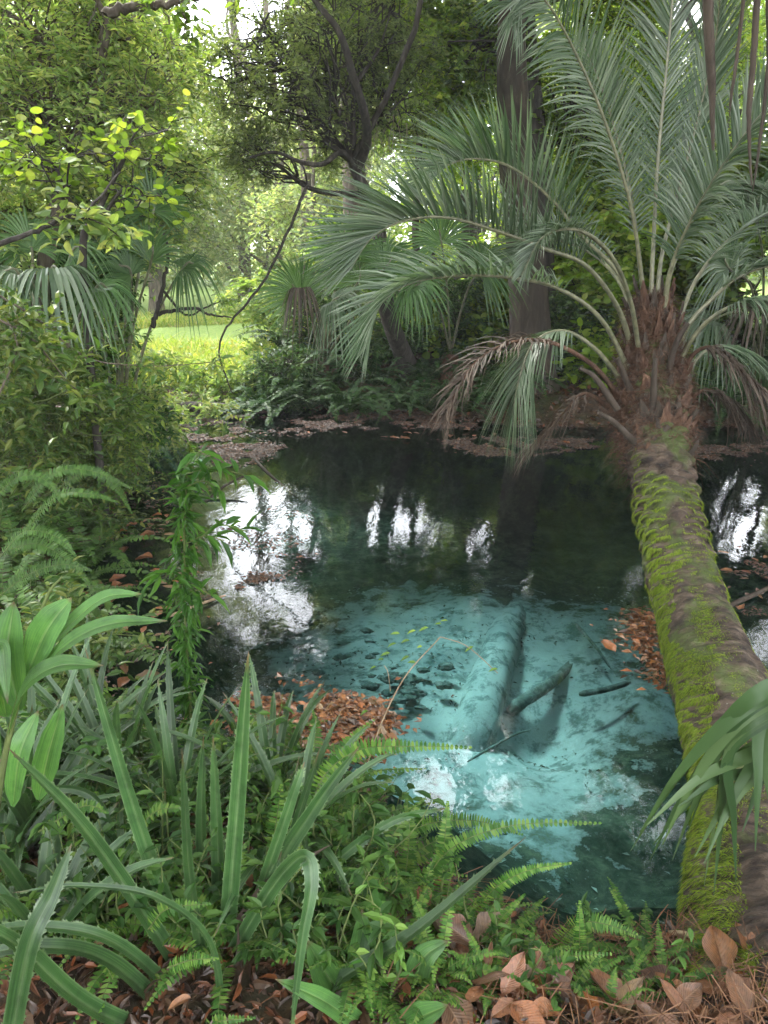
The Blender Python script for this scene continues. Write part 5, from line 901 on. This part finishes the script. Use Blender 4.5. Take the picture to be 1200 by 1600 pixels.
log('floating_branch', 'pale stick across the litter left of the climber, by the waterline', [tuple(gp(260, 965, .02)), tuple(gp(310, 945, .02)), tuple(gp(352, 930, .01))], .009, 'twig', 'branch', .05, True, 8)
log('fallen_branch', 'pale dry branch lying on brown leaves beside the trunk foot', [px(1045, 1456, 1.62), px(1110, 1466, 1.58), px(1160, 1478, 1.54), px(1230, 1492, 1.5)], .0085, 'twig', 'branch', .08, True, 8)
log('fallen_branch', 'short pale wood splinter leaning beside the trunk foot', [px(1126, 1430, 1.66), px(1108, 1465, 1.62), px(1092, 1500, 1.56)], .010, 'twig', 'branch', .1, True, 8)
def rocks(n, cu, cv, ru, rv, z, sr, m, label):
    for q in range(n):
        c = gp(cu+rng.normal()*ru, cv+rng.normal()*rv, z); b = MB(); A, B_ = np.meshgrid(np.linspace(0, PI, 12), np.arange(18)*2*PI/18, indexing='ij')
        d = np.stack([np.sin(A)*np.cos(B_), np.sin(A)*np.sin(B_), np.cos(A)], -1); s = rng.uniform(*sr); P = c+d*(.25+noise(d*1.0+q*7.3, 2.6, 4)*1.6)[..., None]*s*np.array([1.4, .8, .5]); i, j = np.meshgrid(np.arange(11), np.arange(18), indexing='ij'); j2 = (j+1) % 18
        b.add(P, np.stack([i*18+j, (i+1)*18+j, (i+1)*18+j2, i*18+j2], -1).reshape(-1, 4)); o = b.build('sunken_wood_chunk', M[m], None, True); tag(o, label, 'wood chunk', 'dark wood chunks on the pool bed')
rocks(30, 625, 1072, 30, 18, -.80, (.014, .05), 'sunk_wood', 'dark lump of rotting wood on the pale pool bed left of the log')
rocks(14, 560, 1015, 45, 30, -.82, (.01, .032), 'sunk_wood', 'dark lump of rotting wood on the pale pool bed left of the log')
# ------------------------------------------------------------------ litter
b = MB(); n = 2600; x = rng.uniform(-1.3, 2.4, n); y = rng.uniform(2.6, 6.4, n); k_ = (sdist(x, y) > .25) & (noise(np.stack([x, y, x*0], -1), 2.2, 3) > .5); x, y = x[k_], y[k_]; n = len(x); s_ = rng.uniform(.012, .05, n)
scatter(b, LEAF4, np.stack([x, y, height(x, y)+.012], -1), rnd(n)*np.array([1, 1, .15]), W3(0, 0, 1)+rnd(n)*.3, s_, s_*rng.uniform(.2, .6, n)); tag(b.build('sunken_litter', M['bed_litter']), kind='stuff')
DL = (np.array([[0, 0, 0], [0, .3, -.05], [0, .65, -.04], [0, 1, .08], [-.36, .2, .08], [-.46, .5, .1], [-.3, .8, .1], [.36, .2, .02], [.46, .5, .12], [.3, .8, .06]]),
      np.array([[0, 1, 4], [1, 5, 4], [1, 2, 5], [2, 6, 5], [2, 3, 6], [0, 7, 1], [1, 7, 8], [1, 8, 2], [2, 8, 9], [2, 9, 3]]))
def inpoly(u, v, poly):
    ins = np.zeros(len(u), bool)
    for (a, b_), (c, d) in zip(poly, poly[1:]+poly[:1]): ins ^= ((b_ > v) != (d > v)) & (u < (c-a)*(v-b_)/(d-b_+1e-9)+a)
    return ins
def float_mat(polys, n, sz, label_name, matn, flat=.25, zr=(.003, .012), edge=.35):
    b = MB()
    for poly, fr in polys:
        W_ = np.array([gp(*q)[:2] for q in poly]); lo, hi = W_.min(0), W_.max(0); m_ = int(n*fr); P = rng.uniform(lo, hi, (m_*3, 2)); k_ = inpoly(P[:, 0], P[:, 1], [tuple(q) for q in W_]); P = P[k_][:m_]; P = P+rng.normal(size=P.shape)*.035*np.abs(rng.normal(size=(len(P), 1)))**1.5
        d = noise(np.c_[P, np.zeros(len(P))], 6, 3)+.35*noise(np.c_[P, np.ones(len(P))], 1.7, 2); P = P[d > edge+.30]; m2 = len(P); s = rng.uniform(*sz, m2)*rng.uniform(.5, 1, m2)
        scatter(b, LEAF4, np.c_[P, rng.uniform(*zr, m2)], rnd(m2)*np.array([1, 1, .06]), W3(0, 0, 1)+rnd(m2)*flat, s, s*.5)
    return tag(b.build(label_name, M[matn]), kind='stuff')
float_mat([([(225, 640), (300, 632), (430, 640), (400, 672), (330, 700), (250, 700), (215, 670)], .4), ([(330, 700), (400, 690), (440, 700), (390, 725), (340, 730)], .12), ([(400, 668), (470, 655), (560, 640), (760, 640), (950, 650), (940, 668), (720, 668), (560, 672), (450, 682)], .5), ([(690, 690), (800, 682), (960, 690), (930, 706), (760, 715)], .2), ([(1060, 700), (1260, 690), (1260, 715), (1080, 722)], .12)], 52000, (.025, .065), 'floating_litter', 'mat_leaf', .2, edge=.36)
float_mat([([(300, 905), (345, 870), (400, 880), (440, 905), (380, 930), (310, 960)], .25), ([(120, 830), (240, 730), (320, 770), (300, 900), (240, 1080), (120, 1080)], .5), ([(1090, 870), (1240, 850), (1240, 960), (1110, 965)], .25), ([(350, 780), (440, 760), (500, 850), (430, 920), (340, 900)], .25)], 9000, (.012, .05), 'floating_litter', 'mat_leaf', .15, edge=.5)
float_mat([([(380, 1090), (470, 1085), (560, 1092), (620, 1130), (600, 1175), (520, 1195), (420, 1180), (370, 1150)], .65), ([(985, 965), (1010, 960), (1045, 1060), (1040, 1085), (1012, 1040), (992, 1010)], .16)], 7000, (.015, .07), 'floating_litter', 'float_bits', .35, (.004, .03), edge=.22)
protos = []; wet_protos = []
for q in range(9):
    nu, nv_ = 15, 9; t1 = np.linspace(0, 1, nu); c1 = np.linspace(-1, 1, nv_); A, B_ = np.meshgrid(t1, c1, indexing='ij'); wl = (np.sin(PI*A**.85)**.8)*rng.uniform(.24, .36)*(1+.10*np.sin(A*rng.uniform(9, 16)+q)*np.abs(B_)**2)
    curl = rng.uniform(-.9, 1.1); cup = rng.uniform(-.2, .9); x_ = B_*wl; z_ = cup*wl*np.abs(B_)**1.6*.7+.05*np.abs(B_)-.02+(noise(np.stack([A*3, B_*1.5, A*0+q*3.1], -1), 1.2, 3)-.5)*.10+curl*.25*(A-.3)**2; sk = rng.normal()*.12; x_ = x_+sk*A**2
    b = MB(); i_, j_ = np.meshgrid(np.arange(nu-1), np.arange(nv_-1), indexing='ij'); b.add(np.stack([x_, A, z_], -1), np.stack([i_*nv_+j_, i_*nv_+j_+1, (i_+1)*nv_+j_+1, (i_+1)*nv_+j_], -1).reshape(-1, 4)); b.add([(0, .01, z_[0, 4]), (.012, -.22, .02), (-.012, -.22, .02)], [[0, 2, 1]])
    me = b.mesh('dead_leaf', M['curled_leaf'], True); at = me.attributes.new('lc', 'FLOAT_VECTOR', 'POINT'); L_ = np.zeros((len(me.vertices), 3)); L_[:nu*nv_, 0] = B_.ravel(); L_[:nu*nv_, 1] = A.ravel(); at.data.foreach_set('vector', L_.astype(np.float32).ravel()); protos.append(me); m2 = me.copy(); m2.materials[0] = M['floating_leaf']; wet_protos.append(m2)
def dead_leaf(P, s, label, group, tilt=.15, me=None):
    o = bpy.data.objects.new('dead_leaf', me or random.choice(protos)); COL.objects.link(o); o.location = P; o.scale = (s*.85, s, s); o.rotation_euler = (rng.normal()*tilt, rng.normal()*tilt, rng.uniform(0, 2*PI)); return tag(o, label, 'leaf', group)
def strew(poly, n, sz, z, label, group, tilt=.15, land=False):
    W_ = np.array([gp(q[0], q[1], z)[:2] for q in poly]); c = 0
    while c < n:
        p = rng.uniform(W_.min(0), W_.max(0))
        if inpoly(p[:1], p[1:], [tuple(q) for q in W_])[0]:
            dead_leaf((p[0], p[1], (hz(p[0], p[1])+rng.uniform(.01, .05) if land else z+rng.uniform(.0, .012))), rng.uniform(*sz), label, group, tilt, random.choice(wet_protos if not land or rng.random() < .3 else protos)); c += 1
strew([(385, 1095), (470, 1085), (560, 1092), (625, 1130), (650, 1190), (600, 1200), (520, 1195), (420, 1180)], 72, (.035, .085), .012, 'orange brown dead leaf floating in the dense mat at the near waterline', 'orange leaves of the near mat', .2)
strew([(110, 870), (200, 790), (290, 800), (300, 900), (230, 1080), (120, 1080)], 62, (.05, .12), .01, 'brown leaf floating on the dark water left of the climber', 'brown leaves on dark water', .06)
strew([(975, 965), (1008, 960), (1045, 1075), (1030, 1080), (995, 1030)], 18, (.03, .07), .015, 'small rust dead leaf wedged in litter against the mossy trunk', 'rust leaves against the trunk', .3)
strew([(1095, 865), (1200, 850), (1200, 950), (1110, 960)], 14, (.04, .08), .01, 'reddish leaf floating right of the mossy trunk', 'leaves right of the trunk', .1)
strew([(400, 680), (700, 660), (960, 700), (700, 712), (560, 676)], 26, (.05, .1), .01, 'brown leaf floating along the shaded far bank', 'leaves along the far bank', .1)
dead_leaf(gp(942, 1000, .012), .115, 'single large orange leaf floating on turquoise water near the trunk', None, .05, wet_protos[0])
strew([(690, 1510), (860, 1510), (1000, 1520), (1060, 1510), (1180, 1540), (1180, 1640), (650, 1640)], 80, (.05, .12), .25, 'large curled brown dead leaf lying on the near bank at lower right', 'brown leaves on the near bank', .35, True)
strew([(0, 1300), (400, 1230), (680, 1330), (660, 1640), (0, 1640)], 60, (.04, .09), .25, 'brown dead leaf under the strap leaves on the near bank', 'brown leaves under the bromeliads', .4, True)
for (u, v, Y, s, lab) in [(1165, 1560, 1.42, .13, 'biggest upright red brown leaf at the bottom right corner'), (1120, 1590, 1.4, .14, 'long folded brown leaf beside the big upright one'), (1020, 1590, 1.42, .12, 'wide tan leaf at the bottom edge left of the folded leaf'), (965, 1490, 1.6, .09, 'grey brown leaf lying among ferns at the wet edge'), (740, 1570, 1.4, .12, 'dark brown curled leaf at the bottom centre')]:
    p = px(u, v, Y); p[2] = max(p[2], hz(p[0], p[1])+.03); o = dead_leaf(p, s, lab, None, .3, random.choice(wet_protos if 'dark' not in lab else protos)); o.rotation_euler = (rng.uniform(-.1, .25), rng.normal()*.25, rng.uniform(-1, 1))
# ground litter and pine needles
b = MB(); n = 30000; x = rng.uniform(-1.6, 1.6, n); y = rng.uniform(.7, 2.6, n); k_ = sdist(x, y) < .06; x, y = x[k_], y[k_]; n = len(x); s = rng.uniform(.015, .06, n); scatter(b, LEAF8, np.stack([x, y, height(x, y)+rng.uniform(0, .02, n)], -1), rnd(n)*np.array([1, 1, .3]), W3(0, 0, 1)+rnd(n)*.5, s, s*rng.uniform(.15, .5, n))
n = 14000; x = rng.uniform(-7, -1.5, n); y = rng.uniform(2, 9, n); s = rng.uniform(.02, .07, n); k_ = sdist(x, y) < .05; x, y, s = x[k_], y[k_], s[k_]; n = len(x); scatter(b, DL, np.stack([x, y, height(x, y)+.01], -1), rnd(n)*np.array([1, 1, .3]), W3(0, 0, 1)+rnd(n)*.5, s, s*.7)
n = 12000; x = rng.uniform(-3, 7, n); y = rng.uniform(8.6, 11, n); s = rng.uniform(.02, .08, n); k_ = sdist(x, y) < .1; x, y, s = x[k_], y[k_], s[k_]; n = len(x); scatter(b, DL, np.stack([x, y, np.maximum(height(x, y), 0)+.01], -1), rnd(n)*np.array([1, 1, .3]), W3(0, 0, 1)+rnd(n)*.5, s, s*.7)
tag(b.build('leaf_litter', M['dead_leaf']), kind='stuff')
b = MB(); n = 3400; x = rng.normal(.95, .36, n); y = rng.uniform(.9, 2.0, n); k_ = sdist(x, y) < .03; x, y = x[k_], y[k_]; n = len(x); a = rng.normal(.9, .8, n); L = rng.uniform(.05, .16, n)
D = np.stack([np.cos(a), np.sin(a), rng.normal(size=n)*.22], -1); t_ = np.linspace(-.5, .5, 4)[None, :, None]; P = np.stack([x, y, height(x, y)+rng.uniform(.012, .07, n)], -1)[:, None]+D[:, None]*L[:, None, None]*t_+W3(0, 0, .1)*L[:, None, None]*(.25-t_**2)
Wd = nrm(np.cross(D, W3(0, 0, 1)+rnd(n)*.3))[:, None]*.0011*np.ones((1, 4, 1)); ribbons(b, P, Wd); tag(b.build('pine_needles', M['needle']), kind='stuff')
# ------------------------------------------------------------------ thin haze volume added to pale far things
hm = bpy.data.materials.new('haze'); hm.use_nodes = True; t = hm.node_tree; t.nodes.clear(); o = t.nodes.new('ShaderNodeOutputMaterial'); v = t.nodes.new('ShaderNodeVolumePrincipled')
v.inputs['Color'].default_value = (.93, .97, .95, 1); v.inputs['Density'].default_value = .0018; v.inputs['Anisotropy'].default_value = .0; t.links.new(v.outputs[0], o.inputs['Volume'])
b = MB(); x0, x1, y0, y1, z0, z1 = -70, 70, -12, 75, -3, 24
b.add([(x0, y0, z0), (x1, y0, z0), (x1, y1, z0), (x0, y1, z0), (x0, y0, z1), (x1, y0, z1), (x1, y1, z1), (x0, y1, z1)], [[0, 3, 2, 1], [4, 5, 6, 7], [0, 1, 5, 4], [1, 2, 6, 5], [2, 3, 7, 6], [3, 0, 4, 7]])
tag(b.build('haze', hm), kind='stuff')
